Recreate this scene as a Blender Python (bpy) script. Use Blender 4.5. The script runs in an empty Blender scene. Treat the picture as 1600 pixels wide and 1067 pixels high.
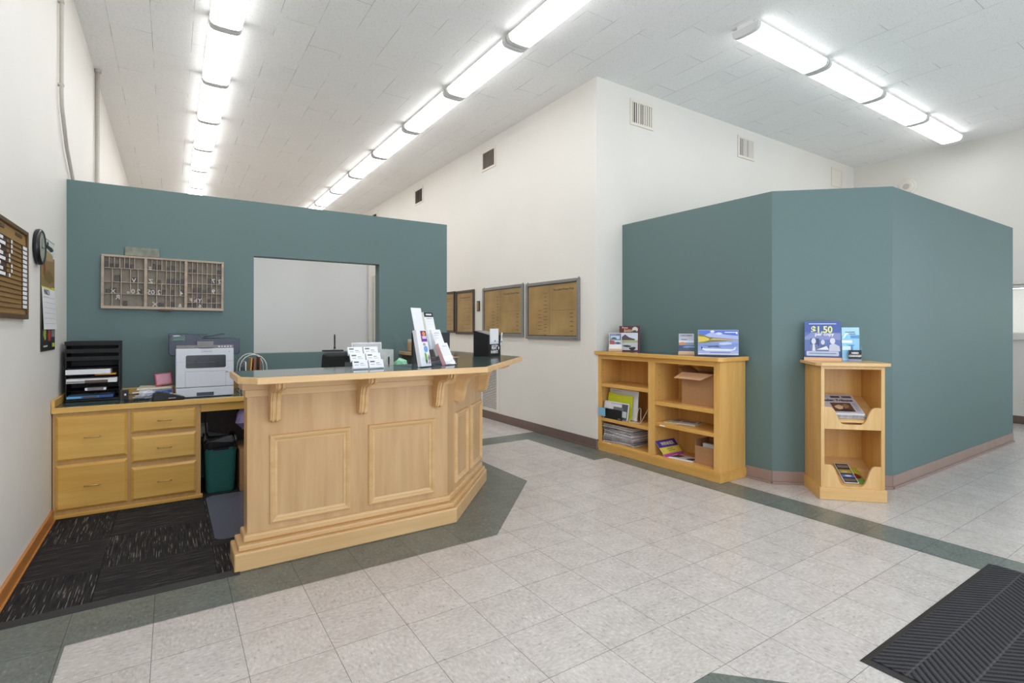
import bpy, bmesh, math, random
from mathutils import Vector, Matrix
random.seed(7)
SC = bpy.context.scene
COL = SC.collection
PI = math.pi
R = math.radians

# ---------------------------------------------------------------- camera, world, exposure
cd = bpy.data.cameras.new('camera'); cam = bpy.data.objects.new('camera', cd); COL.objects.link(cam)
cam.location = (0, 0, 1.28); cam.rotation_euler = (R(90), 0, R(-33.287))
cd.sensor_width = 36; cd.lens = 811.05 / 1600 * 36; cd.shift_y = -21.5 / 1600
cd.clip_start = 0.02
SC.camera = cam
SC.view_settings.view_transform = 'Standard'; SC.view_settings.look = 'None'
SC.view_settings.exposure = 0.12; SC.view_settings.gamma = 1.0; SC.view_settings.use_curve_mapping = False
LAMP = 8.8          # strength of the fluorescent diffusers
SKY = 4.2           # daylight outside the front windows
w = bpy.data.worlds.new('daylight'); SC.world = w; w.use_nodes = True
w.node_tree.nodes['Background'].inputs[0].default_value = (0.86, 0.93, 1.0, 1)
w.node_tree.nodes['Background'].inputs[1].default_value = SKY
SC.cycles.max_bounces = 12; SC.cycles.diffuse_bounces = 9; SC.cycles.glossy_bounces = 4
SC.cycles.transparent_max_bounces = 16; SC.cycles.transmission_bounces = 6
SC.cycles.sample_clamp_indirect = 6.0
SC.cycles.use_denoising = True
FRONT_WINDOWS = [(-0.5, 1.85, 0.6, 3.3), (2.2, 3.3, 0.06, 3.3), (3.9, 5.7, 0.8, 2.7), (6.6, 9.2, 0.95, 2.5)]
for (a, b, c, d) in FRONT_WINDOWS:           # light portals in the real window openings
    ld = bpy.data.lights.new('window_portal', 'AREA'); ld.shape = 'RECTANGLE'; ld.size = b - a; ld.size_y = d - c
    ld.cycles.is_portal = True
    lo = bpy.data.objects.new('window_portal', ld); COL.objects.link(lo)
    lo.location = ((a + b) / 2, -0.66, (c + d) / 2); lo.rotation_euler = (R(90), 0, 0)

# ---------------------------------------------------------------- materials
def srgb(r, g=None, b=None):
    if isinstance(r, str):
        h = r.lstrip('#'); r, g, b = (int(h[i:i + 2], 16) for i in (0, 2, 4))
    f = lambda v: v / 12.92 if v <= .04045 else ((v + .055) / 1.055) ** 2.4
    return tuple(f(v / 255) for v in (r, g, b)) + (1,)
MATS = {}
class NT:
    def __init__(s, name):
        s.m = bpy.data.materials.new(name); s.m.use_nodes = True; s.t = s.m.node_tree
        s.b = s.t.nodes['Principled BSDF']; s.tc = None
    def n(s, kind, **kw):
        x = s.t.nodes.new(kind)
        for k, v in kw.items(): setattr(x, k, v)
        return x
    def l(s, a, b): s.t.links.new(a, b)
    def coords(s, scale=(1, 1, 1), rot=(0, 0, 0), loc=(0, 0, 0)):
        if not s.tc: s.tc = s.n('ShaderNodeTexCoord')
        mp = s.n('ShaderNodeMapping'); mp.inputs['Scale'].default_value = scale; mp.inputs['Rotation'].default_value = rot
        mp.inputs['Location'].default_value = loc
        s.l(s.tc.outputs['Object'], mp.inputs[0]); return mp.outputs[0]
    def noise(s, scale, vec=None, detail=3, rough=.5):
        x = s.n('ShaderNodeTexNoise'); x.inputs['Scale'].default_value = scale; x.inputs['Detail'].default_value = detail
        x.inputs['Roughness'].default_value = rough
        s.l(vec if vec else s.coords(), x.inputs['Vector']); return x.outputs[0]
    def ramp(s, fac, stops):
        x = s.n('ShaderNodeValToRGB'); s.l(fac, x.inputs[0]); e = x.color_ramp.elements
        while len(e) < len(stops): e.new(.5)
        for i, (p, c) in enumerate(stops): e[i].position = p; e[i].color = c if len(c) == 4 else tuple(c) + (1,)
        return x.outputs[0]
    def mix(s, fac, a, b, mode='MIX'):
        x = s.n('ShaderNodeMix', data_type='RGBA', blend_type=mode)
        for v, i in ((fac, 0), (a, 6), (b, 7)):
            if hasattr(v, 'is_linked') or hasattr(v, 'links'): s.l(v, x.inputs[i])
            else: x.inputs[i].default_value = v
        return x.outputs[2]
    def math(s, op, a, b=None):
        x = s.n('ShaderNodeMath', operation=op)
        for v, i in ((a, 0), (b, 1)):
            if v is None: continue
            if hasattr(v, 'links'): s.l(v, x.inputs[i])
            else: x.inputs[i].default_value = v
        return x.outputs[0]
    def sep(s, vec):
        x = s.n('ShaderNodeSeparateXYZ'); s.l(vec, x.inputs[0]); return x.outputs
    def bump(s, h, strength=.2, dist=.01):
        x = s.n('ShaderNodeBump'); x.inputs['Strength'].default_value = strength; x.inputs['Distance'].default_value = dist
        s.l(h, x.inputs['Height']); s.l(x.outputs[0], s.b.inputs['Normal'])
    def col(s, c):
        if hasattr(c, 'links'): s.l(c, s.b.inputs['Base Color'])
        else: s.b.inputs['Base Color'].default_value = c
    def p(s, rough=.5, metal=0, spec=.5):
        s.b.inputs['Roughness'].default_value = rough; s.b.inputs['Metallic'].default_value = metal
        s.b.inputs['Specular IOR Level'].default_value = spec
def plain(name, c, rough=.5, metal=0, spec=.5, var=.08, scale=40, bump=0):
    if name in MATS: return MATS[name]
    t = NT(name); c = srgb(*c) if not isinstance(c, str) else srgb(c)
    nz = t.noise(scale)
    lo = tuple(max(0, v * (1 - var)) for v in c[:3]) + (1,); hi = tuple(min(1, v * (1 + var)) for v in c[:3]) + (1,)
    t.col(t.ramp(nz, [(.3, lo), (.7, hi)])); t.p(rough, metal, spec)
    if bump: t.bump(t.noise(scale * 3), bump, .004)
    MATS[name] = t.m; return t.m
def paint(hexc, rough=.45):
    return plain('print_' + hexc.lstrip('#') + ('' if rough == .45 else '_%d' % (rough * 100)), hexc, rough, var=.03, scale=25)
def wood(name, c1, c2, grain='z', rough=.32, plank=.0, scale=1.0):
    if name in MATS: return MATS[name]
    t = NT(name); st = {'x': (1.2, 16, 16), 'y': (16, 1.2, 16), 'z': (16, 16, 1.2)}[grain]
    st = tuple(v * scale for v in st)
    v = t.coords(st); a = t.noise(1.6, v, 5, .6)
    big = t.noise(2.2, t.coords(tuple(x * .35 for x in st)), 2)
    fine = t.noise(9, v, 3)
    f = t.math('ADD', t.math('MULTIPLY', a, .55), t.math('MULTIPLY', big, .45))
    f = t.math('ADD', f, t.math('MULTIPLY', t.math('SUBTRACT', fine, .5), .12))
    t.col(t.ramp(f, [(.32, srgb(*c1)), (.68, srgb(*c2))])); t.p(rough, 0, .45)
    t.bump(fine, .03, .002); MATS[name] = t.m; return t.m
def glassy(name, tint=(.97, .98, 1, 1), mixf=.14, rough=.05):
    if name in MATS: return MATS[name]
    t = NT(name); out = t.t.nodes['Material Output']
    tr = t.n('ShaderNodeBsdfTransparent'); tr.inputs[0].default_value = tint
    gl = t.n('ShaderNodeBsdfGlossy'); gl.inputs['Roughness'].default_value = rough
    fr = t.n('ShaderNodeFresnel'); fr.inputs[0].default_value = 1.45
    geo = t.n('ShaderNodeNewGeometry')
    f = t.math('MULTIPLY', t.math('ADD', fr.outputs[0], mixf * .4), t.math('SUBTRACT', 1.0, geo.outputs['Backfacing']))
    mx = t.n('ShaderNodeMixShader'); t.l(f, mx.inputs[0]); t.l(tr.outputs[0], mx.inputs[1]); t.l(gl.outputs[0], mx.inputs[2])
    t.l(mx.outputs[0], out.inputs[0]); t.t.nodes.remove(t.b); MATS[name] = t.m; return t.m

def mat_wall(name, c, var=.02):
    t = NT(name); c = srgb(*c); nz = t.noise(1.3, None, 3)
    t.col(t.ramp(nz, [(.3, tuple(x * (1 - var) for x in c[:3])), (.7, tuple(x * (1 + var) for x in c[:3]))]))
    t.p(.55, 0, .35); t.bump(t.noise(160, None, 2), .12, .003); return t.m
M_CREAM = mat_wall('cream_wall_paint', (225, 221, 214))
M_TEAL = mat_wall('teal_wall_paint', (98, 119, 118))
M_GREY = mat_wall('pale_grey_wall_paint', (224, 224, 223))
M_TRIMW = plain('white_trim_paint', (226, 222, 214), .4, var=.02)
M_COVE = plain('brown_rubber_base', (112, 92, 84), .4, var=.06, scale=8)
M_COVE_LIT = plain('tan_rubber_base', (150, 127, 117), .35, var=.06, scale=8)  # same rubber base as the brown one, its brighter light put into the colour
M_GREYV = plain('grey_tube', (186, 180, 170), .45, var=.03)
M_MAPLE = wood('maple_veneer', (189, 150, 104), (207, 171, 126), 'z', .32)
M_MAPLEX = wood('maple_solid', (204, 164, 112), (223, 187, 138), 'x', .3)
M_MAPLEC = wood('maple_chamfer', (204, 164, 112), (223, 187, 138), 'y', .3)
M_HONEY = wood('honey_maple', (206, 155, 82), (225, 180, 108), 'z', .3)
M_HONEYX = wood('honey_maple_long', (202, 150, 74), (222, 174, 98), 'x', .3)
M_CAB = wood('drawer_maple', (210, 158, 76), (230, 186, 102), 'x', .28, scale=.7)
M_CABZ = wood('cabinet_maple', (190, 147, 88), (212, 172, 114), 'z', .35)
M_BASEW = wood('oak_base_trim', (176, 112, 52), (196, 132, 70), 'y', .35)
M_LAM = plain('green_laminate', (74, 90, 86), .1, var=.18, scale=220, spec=.6)
M_BLACK = plain('black_plastic', (22, 22, 25), .35, var=.15)
M_BLACKM = plain('matte_black', (17, 17, 19), .5, var=.15)
M_NAVY = plain('charcoal_blue_plastic', (58, 66, 84), .4, var=.05)
M_PWHITE = plain('printer_white', (206, 208, 216), .35, var=.02)
M_PGREY = plain('printer_grey', (122, 118, 118), .35, var=.05)
M_PAPER = plain('white_paper', (228, 228, 230), .6, var=.02)
M_CARD = plain('corrugated_card', (172, 128, 88), .7, var=.06, scale=60)
M_CARDL = plain('pale_card', (206, 160, 120), .7, var=.04, scale=60)
M_CARDD = plain('card_inside', (110, 78, 50), .8, var=.06, scale=60)
M_BRASS = plain('antique_brass', (196, 168, 112), .38, .75, var=.08)
M_ALU = plain('brushed_aluminium', (146, 144, 142), .38, .7, var=.06)
M_DKFRAME = plain('dark_wood_frame', (74, 60, 50), .4, var=.12)
M_ACR = glassy('clear_acrylic', mixf=.03)
M_GLASS = glassy('window_glass', (.98, .99, 1, 1), .02, .02)
M_WIRE = plain('white_wire', (224, 220, 214), .35, var=.02)
M_BIN = plain('green_bin_plastic', (36, 94, 88), .4, var=.05)
M_LINER = plain('black_liner', (16, 16, 17), .22, var=.3, bump=.4)
M_VENT = plain('vent_enamel', (224, 216, 204), .4, var=.02)
M_DARK = plain('dark_cavity', (52, 46, 42), .8, var=.1)
M_CASE = wood('weathered_case_wood', (150, 134, 118), (184, 166, 146), 'x', .6)
M_CASED = wood('case_divider_wood', (172, 156, 140), (196, 180, 162), 'x', .6)
M_CASEB = plain('case_back', (128, 120, 108), .8, var=.12, scale=25)
M_TYPE = plain('dark_type_metal', (74, 70, 68), .55, .2, var=.25, scale=60)
M_TYPEL = plain('light_type_face', (196, 190, 184), .5, var=.06)
M_STEEL = plain('lamp_housing', (232, 232, 230), .4, var=.01)

M_CAPG = plain('lamp_end_grey', (214, 214, 212), .5, var=.01)
def mat_lens(nm='lit_diffuser', k=1.0):
    t = NT(nm); t.col((.9, .9, .9, 1)); t.p(.3)
    t.b.inputs['Emission Color'].default_value = (.975, .985, 1, 1); t.b.inputs['Emission Strength'].default_value = LAMP * k; return t.m
M_LENS = mat_lens(); M_LENSS = mat_lens('lit_diffuser_side', .6)   # the ribbed sides of the diffuser glow less than its face

def mat_floor(name, c1, c2, dk, fl, tv=.10):
    t = NT(name); v = t.coords(); sx, sy, sz = t.sep(v)
    T = .3048
    u = t.math('DIVIDE', t.math('SUBTRACT', sx, .545), T); q = t.math('DIVIDE', t.math('SUBTRACT', sy, 1.815), T)
    def line(a):
        fr = t.math('FRACT', a); d = t.math('MINIMUM', fr, t.math('SUBTRACT', 1.0, fr)); return t.math('LESS_THAN', d, .0042)
    seam = t.math('MAXIMUM', line(u), line(q))
    cell = t.n('ShaderNodeCombineXYZ'); t.l(t.math('FLOOR', u), cell.inputs[0]); t.l(t.math('FLOOR', q), cell.inputs[1])
    wn = t.n('ShaderNodeTexWhiteNoise', noise_dimensions='3D'); t.l(cell.outputs[0], wn.inputs['Vector'])
    par = t.math('MODULO', t.math('ABSOLUTE', t.math('ADD', t.math('FLOOR', u), t.math('FLOOR', q))), 2.0)
    n1 = t.noise(1, t.coords((80, 38, 1)), 4, .65); n2 = t.noise(1, t.coords((46, 74, 1)), 4, .65)
    mx = t.n('ShaderNodeMix', data_type='FLOAT'); t.l(par, mx.inputs[0]); t.l(n1, mx.inputs[2]); t.l(n2, mx.inputs[3])
    big = t.noise(9, None, 4, .6)
    f = t.math('ADD', t.math('MULTIPLY', mx.outputs[0], .68), t.math('MULTIPLY', big, .32))
    base = t.ramp(f, [(.34, c1), (.50, tuple((a + b) / 2 for a, b in zip(c1, c2))), (.66, c2)])
    base = t.mix(t.math('MULTIPLY', t.math('SUBTRACT', wn.outputs[0], .4), tv), base, (1, 1, 1, 1))
    fl_ = t.math('GREATER_THAN', mx.outputs[0], .655); dk_ = t.math('LESS_THAN', mx.outputs[0], .335)
    base = t.mix(t.math('MULTIPLY', fl_, .5), base, fl); base = t.mix(t.math('MULTIPLY', dk_, .45), base, dk)
    base = t.mix(t.math('MULTIPLY', seam, .62), base, tuple(x * .25 for x in dk[:3]) + (1,))
    t.col(base); t.p(.27, 0, .45)
    t.bump(t.math('SUBTRACT', mx.outputs[0], t.math('MULTIPLY', seam, .8)), .05, .002); return t.m
M_FLOOR = mat_floor('pale_vinyl_tile', srgb(172, 164, 158), srgb(206, 200, 195), srgb(104, 92, 84), srgb(226, 221, 214))
M_BAND = mat_floor('dark_green_vinyl_tile', srgb(88, 93, 88), srgb(116, 122, 116), srgb(58, 62, 58), srgb(150, 154, 146), .025)

def mat_ceiling():
    t = NT('fissured_ceiling_tile'); v = t.coords(rot=(0, 0, R(90)), loc=(.2, .145, 0))
    br = t.n('ShaderNodeTexBrick'); t.l(v, br.inputs['Vector']); br.offset = .37; br.offset_frequency = 2
    for k, x in (('Scale', 1), ('Mortar Size', .0022), ('Mortar Smooth', .2), ('Brick Width', .915), ('Row Height', .305), ('Bias', 0)): br.inputs[k].default_value = x
    br.inputs['Color1'].default_value = srgb(238, 237, 235); br.inputs['Color2'].default_value = srgb(242, 241, 239); br.inputs['Mortar'].default_value = srgb(176, 174, 172)
    fis = t.noise(1, t.coords((60, 150, 60)), 4, .7)
    gate = t.noise(2.4, None, 2)
    pit = t.ramp(fis, [(.36, (.62, .62, .62, 1)), (.43, (1, 1, 1, 1))])
    seamgate = t.ramp(gate, [(.45, (0, 0, 0, 1)), (.6, (1, 1, 1, 1))])
    base = t.mix(seamgate, srgb(240, 239, 237), br.outputs['Color'])
    base = t.mix(.7, base, pit, 'MULTIPLY')
    t.col(base); t.p(.9, 0, .1); t.bump(fis, .35, .006); return t.m
M_CEIL = mat_ceiling()

def mat_carpet():
    t = NT('charcoal_carpet_tile'); v = t.coords(loc=(.31, -3.475, 0)); sx, sy, sz = t.sep(v)
    u = t.math('DIVIDE', sx, .51); q = t.math('DIVIDE', sy, .5)
    par = t.math('FLOORED_MODULO', t.math('ADD', t.math('ADD', t.math('FLOOR', u), t.math('FLOOR', q)), 1.0), 2.0)
    def st(sc):
        a = t.noise(1, t.coords(sc), 2, .6); b = t.noise(1, t.coords(tuple(x * .6 for x in sc)), 1)
        ribs = t.noise(1, t.coords(tuple((x if x > 50 else 0.3) for x in sc)), 1)
        return t.math('MULTIPLY', t.math('GREATER_THAN', a, .60), t.math('GREATER_THAN', ribs, .5)), a
    sy_, ay = st((150, 6, 1)); sx_, ax = st((6, 170, 1))
    m = t.n('ShaderNodeMix', data_type='FLOAT'); t.l(par, m.inputs[0]); t.l(t.math('MULTIPLY', sx_, .38), m.inputs[2]); t.l(sy_, m.inputs[3])
    m2 = t.n('ShaderNodeMix', data_type='FLOAT'); t.l(par, m2.inputs[0]); t.l(ax, m2.inputs[2]); t.l(ay, m2.inputs[3])
    base = t.ramp(m2.outputs[0], [(.35, srgb(36, 34, 35)), (.65, srgb(58, 55, 55))])
    fr = lambda a: t.math('LESS_THAN', t.math('MINIMUM', t.math('FRACT', a), t.math('SUBTRACT', 1.0, t.math('FRACT', a))), .006)
    base = t.mix(t.math('MULTIPLY', m.outputs[0], .6), base, srgb(150, 142, 130))
    base = t.mix(t.math('MULTIPLY', t.math('MAXIMUM', fr(u), fr(q)), .5), base, (.006, .006, .006, 1))
    t.col(base); t.p(.95, 0, .1); t.bump(m2.outputs[0], .5, .006); return t.m
M_CARPET = mat_carpet()

def mat_newsprint(name, c1, c2, ink, k=1.0, gap=.006):
    t = NT(name); v = t.coords(); sx, sy, sz = t.sep(v)
    fold = t.noise(1.5, t.coords((2, 2, 2)), 3)
    rows = t.math('LESS_THAN', t.math('FRACT', t.math('DIVIDE', sz, gap)), .5)
    cols = t.math('GREATER_THAN', t.math('FRACT', t.math('DIVIDE', sx, .062)), .09)
    wd = t.noise(1, t.coords((230, 1, 1 / gap * 1.01)), 1)
    ink_f = t.math('MULTIPLY', t.math('MULTIPLY', rows, cols), t.math('MULTIPLY', t.math('GREATER_THAN', wd, .47), .30 * k))
    base = t.ramp(fold, [(.3, srgb(*c1)), (.7, srgb(*c2))])
    t.col(t.mix(ink_f, base, srgb(*ink))); t.p(.55, 0, .3); return t.m
M_OLDNEWS = mat_newsprint('yellowed_newsprint', (160, 124, 66), (192, 156, 94), (86, 62, 30))
M_NEWS = mat_newsprint('grey_newsprint', (186, 184, 188), (206, 204, 208), (60, 60, 66), 1.2)
M_NEWSE = plain('newspaper_edge', (178, 174, 176), .8, var=.22, scale=70)

def mat_mat():
    t = NT('ribbed_mat_rubber'); v = t.coords(); sx, sy, sz = t.sep(v)
    band = t.math('FLOOR', t.math('DIVIDE', sy, .152)); par = t.math('FLOORED_MODULO', t.math('ADD', band, 1.0), 2.0)
    d1 = t.math('ADD', sx, t.math('MULTIPLY', sy, 1.1)); d2 = t.math('SUBTRACT', sx, t.math('MULTIPLY', sy, 1.1))
    m = t.n('ShaderNodeMix', data_type='FLOAT'); t.l(par, m.inputs[0]); t.l(d1, m.inputs[2]); t.l(d2, m.inputs[3])
    rib = t.math('PINGPONG', t.math('DIVIDE', m.outputs[0], .0185), 1.0)
    seam = t.math('LESS_THAN', t.math('FRACT', t.math('DIVIDE', sy, .152)), .05)
    nz = t.noise(350)
    c = t.ramp(rib, [(.25, srgb(30, 30, 33)), (.6, srgb(66, 65, 69))])
    c = t.mix(t.math('MULTIPLY', seam, .5), c, srgb(92, 90, 88))
    c = t.mix(t.math('MULTIPLY', t.math('GREATER_THAN', nz, .66), .35), c, srgb(130, 126, 122))
    t.col(c); t.p(.8, 0, .2); t.bump(rib, .8, .006); return t.m
M_MATRIB = mat_mat()
M_RUB = plain('black_rubber', (40, 38, 38), .6, var=.1)

# ---------------------------------------------------------------- mesh builder
class MB:
    def __init__(s): s.bm = bmesh.new()
    def _f(s, vs, m=0):
        try:
            f = s.bm.faces.new(vs); f.material_index = m; return f
        except ValueError: return None
    def box(s, x0, x1, y0, y1, z0, z1, m=0):
        v = [s.bm.verts.new((x, y, z)) for z in (z0, z1) for y in (y0, y1) for x in (x0, x1)]
        for q in ((0, 2, 3, 1), (4, 5, 7, 6), (0, 1, 5, 4), (2, 6, 7, 3), (0, 4, 6, 2), (1, 3, 7, 5)): s._f([v[i] for i in q], m)
        return s
    def hexa(s, P, m=0):                    # eight corners: bottom loop, top loop
        v = [s.bm.verts.new(p) for p in P]
        for q in ((3, 2, 1, 0), (4, 5, 6, 7), (0, 1, 5, 4), (1, 2, 6, 5), (2, 3, 7, 6), (3, 0, 4, 7)): s._f([v[i] for i in q], m)
        return s
    def prism(s, poly, z0, z1, axis='z', m=0):
        def pt(a, b, c): return {'z': (a, b, c), 'y': (a, c, b), 'x': (c, a, b)}[axis]
        A = [s.bm.verts.new(pt(a, b, z0)) for a, b in poly]; B = [s.bm.verts.new(pt(a, b, z1)) for a, b in poly]
        n = len(poly); s._f(A[::-1], m); s._f(B, m)
        for i in range(n): s._f([A[i], A[(i + 1) % n], B[(i + 1) % n], B[i]], m)
        return s
    def face(s, pts, m=0): s._f([s.bm.verts.new(p) for p in pts], m); return s
    def tube(s, pts, r, n=8, m=0, closed=False):
        P = [Vector(p) for p in pts]; rings = []; up = Vector((0, 0, 1)); L = len(P)
        for i, p in enumerate(P):
            a = P[(i - 1) % L] if (closed or i > 0) else p; b = P[(i + 1) % L] if (closed or i < L - 1) else p
            d = (b - a).normalized(); u = d.cross(up)
            if u.length < .05: u = d.cross(Vector((0, 1, 0)))
            u.normalize(); v = d.cross(u)
            rr = r[i] if isinstance(r, (list, tuple)) else r
            rings.append([s.bm.verts.new(p + u * math.cos(2 * PI * k / n) * rr + v * math.sin(2 * PI * k / n) * rr) for k in range(n)])
        for i in range(L if closed else L - 1):
            A, B = rings[i], rings[(i + 1) % L]
            for k in range(n): s._f([A[k], A[(k + 1) % n], B[(k + 1) % n], B[k]], m)
        if not closed: s._f(rings[0][::-1], m); s._f(rings[-1], m)
        return s
    def lathe(s, prof, c=(0, 0, 0), axis='z', n=32, m=0):
        rings = []
        for r, h in prof:
            ring = []
            for k in range(n):
                a = 2 * PI * k / n; x, y = r * math.cos(a), r * math.sin(a)
                p = {'z': (x, y, h), 'y': (x, h, y), 'x': (h, x, y)}[axis]
                ring.append(s.bm.verts.new((p[0] + c[0], p[1] + c[1], p[2] + c[2])))
            rings.append(ring)
        for A, B in zip(rings, rings[1:]):
            for k in range(n): s._f([A[k], A[(k + 1) % n], B[(k + 1) % n], B[k]], m)
        s._f(rings[0][::-1], m); s._f(rings[-1], m); return s
    def xf(s, mtx): bmesh.ops.transform(s.bm, matrix=mtx, verts=s.bm.verts[:]); return s
    def build(s, name, mats, parent=None, bevel=0, smooth=False, world=False, loc=None, seg=2, sub=0):
        bmesh.ops.recalc_face_normals(s.bm, faces=s.bm.faces[:])
        me = bpy.data.meshes.new(name); s.bm.to_mesh(me); s.bm.free()
        for x in (mats if isinstance(mats, (list, tuple)) else [mats]): me.materials.append(x)
        if smooth:
            for f in me.polygons: f.use_smooth = True
        o = bpy.data.objects.new(name, me); COL.objects.link(o)
        if parent: o.parent = parent
        if world and parent: o.location = -parent.location
        if loc: o.location = loc
        if bevel:
            b = o.modifiers.new('edge', 'BEVEL'); b.width = bevel; b.segments = seg; b.limit_method = 'ANGLE'; b.angle_limit = R(35)
        if sub:
            b = o.modifiers.new('soft', 'SUBSURF'); b.levels = sub; b.render_levels = sub
        return o
def B(*a): return MB().box(*a)
def thing(name, label, cat, loc=(0, 0, 0), rotz=0, group=None):
    o = bpy.data.objects.new(name, None); COL.objects.link(o); o.empty_display_size = .1
    o.location = loc; o.rotation_euler = (0, 0, R(rotz)); return tag(o, label, cat, group)
def tag(o, label, cat, group=None):
    o['label'] = label; o['category'] = cat
    if group: o['group'] = group
    return o
def struct(o): o['kind'] = 'structure'; return o
def place(o, loc, rot=(0, 0, 0)):
    o.location = loc; o.rotation_euler = tuple(R(a) for a in rot); return o
def dup(root, loc=None, rot=None, label=None):
    r = root.copy(); COL.objects.link(r)
    if loc: r.location = loc
    if rot is not None: r.rotation_euler = tuple(R(a) for a in rot)
    if label: r['label'] = label
    for ch in list(root.children):
        c = ch.copy(); COL.objects.link(c); c.parent = r
        for g in list(ch.children):
            d = g.copy(); COL.objects.link(d); d.parent = c
    return r
def lettering(body, size, m, parent, loc, name='lettering', rot=(90, 0, 0), bold=0, ext=.0003, align='CENTER', sx=1, world=False, mirror=False):
    cu = bpy.data.curves.new('txt', 'FONT'); cu.body = body; cu.size = size; cu.align_x = align; cu.extrude = ext; cu.offset = bold; cu.resolution_u = 3
    tmp = bpy.data.objects.new('txt', cu); COL.objects.link(tmp)
    dg = bpy.context.evaluated_depsgraph_get(); dg.update()
    me = bpy.data.meshes.new_from_object(tmp.evaluated_get(dg)); bpy.data.objects.remove(tmp); bpy.data.curves.remove(cu)
    me.materials.clear(); me.materials.append(m); me.name = name
    if mirror: me.transform(Matrix.Diagonal((-1, 1, 1, 1))); me.flip_normals()
    me.transform(Matrix.Diagonal((sx, 1, 1, 1)))
    o = bpy.data.objects.new(name, me); COL.objects.link(o)
    if parent:
        o.parent = parent
        if world: loc = tuple(Vector(loc) - parent.location)
    o.location = loc; o.rotation_euler = tuple(R(a) for a in rot); return o
def graphic(name, items, parent, y=0.0, tilt=None, loc=None):
    """printed picture: flat coloured shapes on a sheet facing -y; items = [(poly or (x0,x1,z0,z1), hex)]; later ones print on top"""
    mb = MB(); mats = []; idx = {}
    for k, (pl, c) in enumerate(items):
        if c not in idx: idx[c] = len(mats); mats.append(paint(c))
        if len(pl) == 4 and not isinstance(pl[0], tuple): x0, x1, z0, z1 = pl; pl = [(x0, z0), (x1, z0), (x1, z1), (x0, z1)]
        yy = y - .00022 * (k + 1); mb.face([(a, yy, b) for a, b in pl], idx[c])
    o = mb.build(name, mats, parent)
    if tilt is not None: o.rotation_euler = (R(tilt), 0, 0)
    if loc: o.location = loc
    return o
def blob(cx, cz, rx, rz, n=14, jag=0):
    return [(cx + rx * math.cos(2 * PI * k / n) * (1 + random.uniform(-jag, jag)), cz + rz * math.sin(2 * PI * k / n) * (1 + random.uniform(-jag, jag))) for k in range(n)]

# ================================================================ THE SETTING
XL, XR, XW, YW, YP, YF, YB, ZC = -0.66, 9.46, 3.75, 4.085, 5.12, -0.6, 13.0, 3.93
fl = MB(); fl.box(XL - .2, XR + .2, YF - .2, YB + .2, -.1, 0)
def band(*pts): fl.face([(x, y, .0006) for x, y in pts], 1)
band((XL, YF), (-.358, YF), (-.358, 2.732), (XL, 2.732))
band((XL, 2.732), (-.358, 2.732), (1.684, 2.732), (1.50, 3.1), (XL, 3.1))
band((1.684, 2.732), (2.488, 3.557), (2.1, 3.8), (1.50, 3.1))
band((2.488, 3.557), (2.488, 4.88), (2.488, 5.185), (2.1, 5.185), (2.1, 3.8))
band((2.488, 4.88), (3.415, 4.88), (3.72, 5.185), (2.488, 5.185))
band((3.415, 4.88), (3.415, 3.757), (3.75, 3.757), (3.75, 5.185), (3.72, 5.185))
band((3.578, 3.7565), (3.578, YF), (3.872, YF), (3.872, 3.7565))
band((-.358, 1.206), (1.674, 1.206), (1.53, .9), (-.358, .9))
band((1.674, 1.206), (2.6, .27), (2.38, .06), (1.53, .9))
struct(fl.build('floor', [M_FLOOR, M_BAND]))
struct(B(XL - .2, XR + .2, YF - .2, YB + .2, ZC, ZC + .1).build('ceiling', M_CEIL))
struct(B(XL - .15, XL, YF - .2, YB, 0, ZC).build('wall_left', M_CREAM))
struct(B(XL, XR, YB, YB + .15, 0, ZC).build('wall_back', M_CREAM))
struct(B(XW, XR + .15, YW, YB, 0, ZC).build('wall_center', M_CREAM))
# right wall with a blind-covered window
WY0, WY1, WZ0, WZ1 = .35, 2.45, 1.21, 1.86
m = MB(); m.box(XR, XR + .15, YF - .2, WY0, 0, ZC); m.box(XR, XR + .15, WY1, YW, 0, ZC)
m.box(XR, XR + .15, WY0, WY1, 0, WZ0); m.box(XR, XR + .15, WY0, WY1, WZ1, ZC)
struct(m.build('wall_right', M_CREAM))
m = MB(); m.box(XR - .02, XR + .1, WY0 - .06, WY0, WZ0 - .06, WZ1 + .06); m.box(XR - .02, XR + .1, WY1, WY1 + .06, WZ0 - .06, WZ1 + .06)
m.box(XR - .02, XR + .1, WY0, WY1, WZ1, WZ1 + .06); m.box(XR - .035, XR + .1, WY0 - .08, WY1 + .08, WZ0 - .09, WZ0)
wn = m.build('window_1', M_TRIMW, bevel=.004); struct(wn)
struct(B(XR + .09, XR + .096, WY0, WY1, WZ0, WZ1).build('window_pane', M_GLASS, wn))
bl = thing('window_blind', 'pale horizontal slat blind in the window at the right edge of the room', 'blind', (XR + .03, (WY0 + WY1) / 2, WZ0))
hw = (WY1 - WY0) / 2 - .01
B(-.02, .02, -hw, hw, .60, .645).build('head_rail', M_TRIMW, bl, bevel=.003)
m = MB(); k = 0
while k * .021 < .585:
    z = .012 + k * .021
    m.hexa([(-.008, -hw, z - .0105), (.008, -hw, z + .0115), (.008, hw, z + .0115), (-.008, hw, z - .0105), (-.0092, -hw, z - .0098), (.0068, -hw, z + .0122), (.0068, hw, z + .0122), (-.0092, hw, z - .0098)]); k += 1
m.build('slats', M_TRIMW, bl)
B(-.012, .012, -hw, hw, 0, .006).build('bottom_rail', M_TRIMW, bl)
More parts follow.
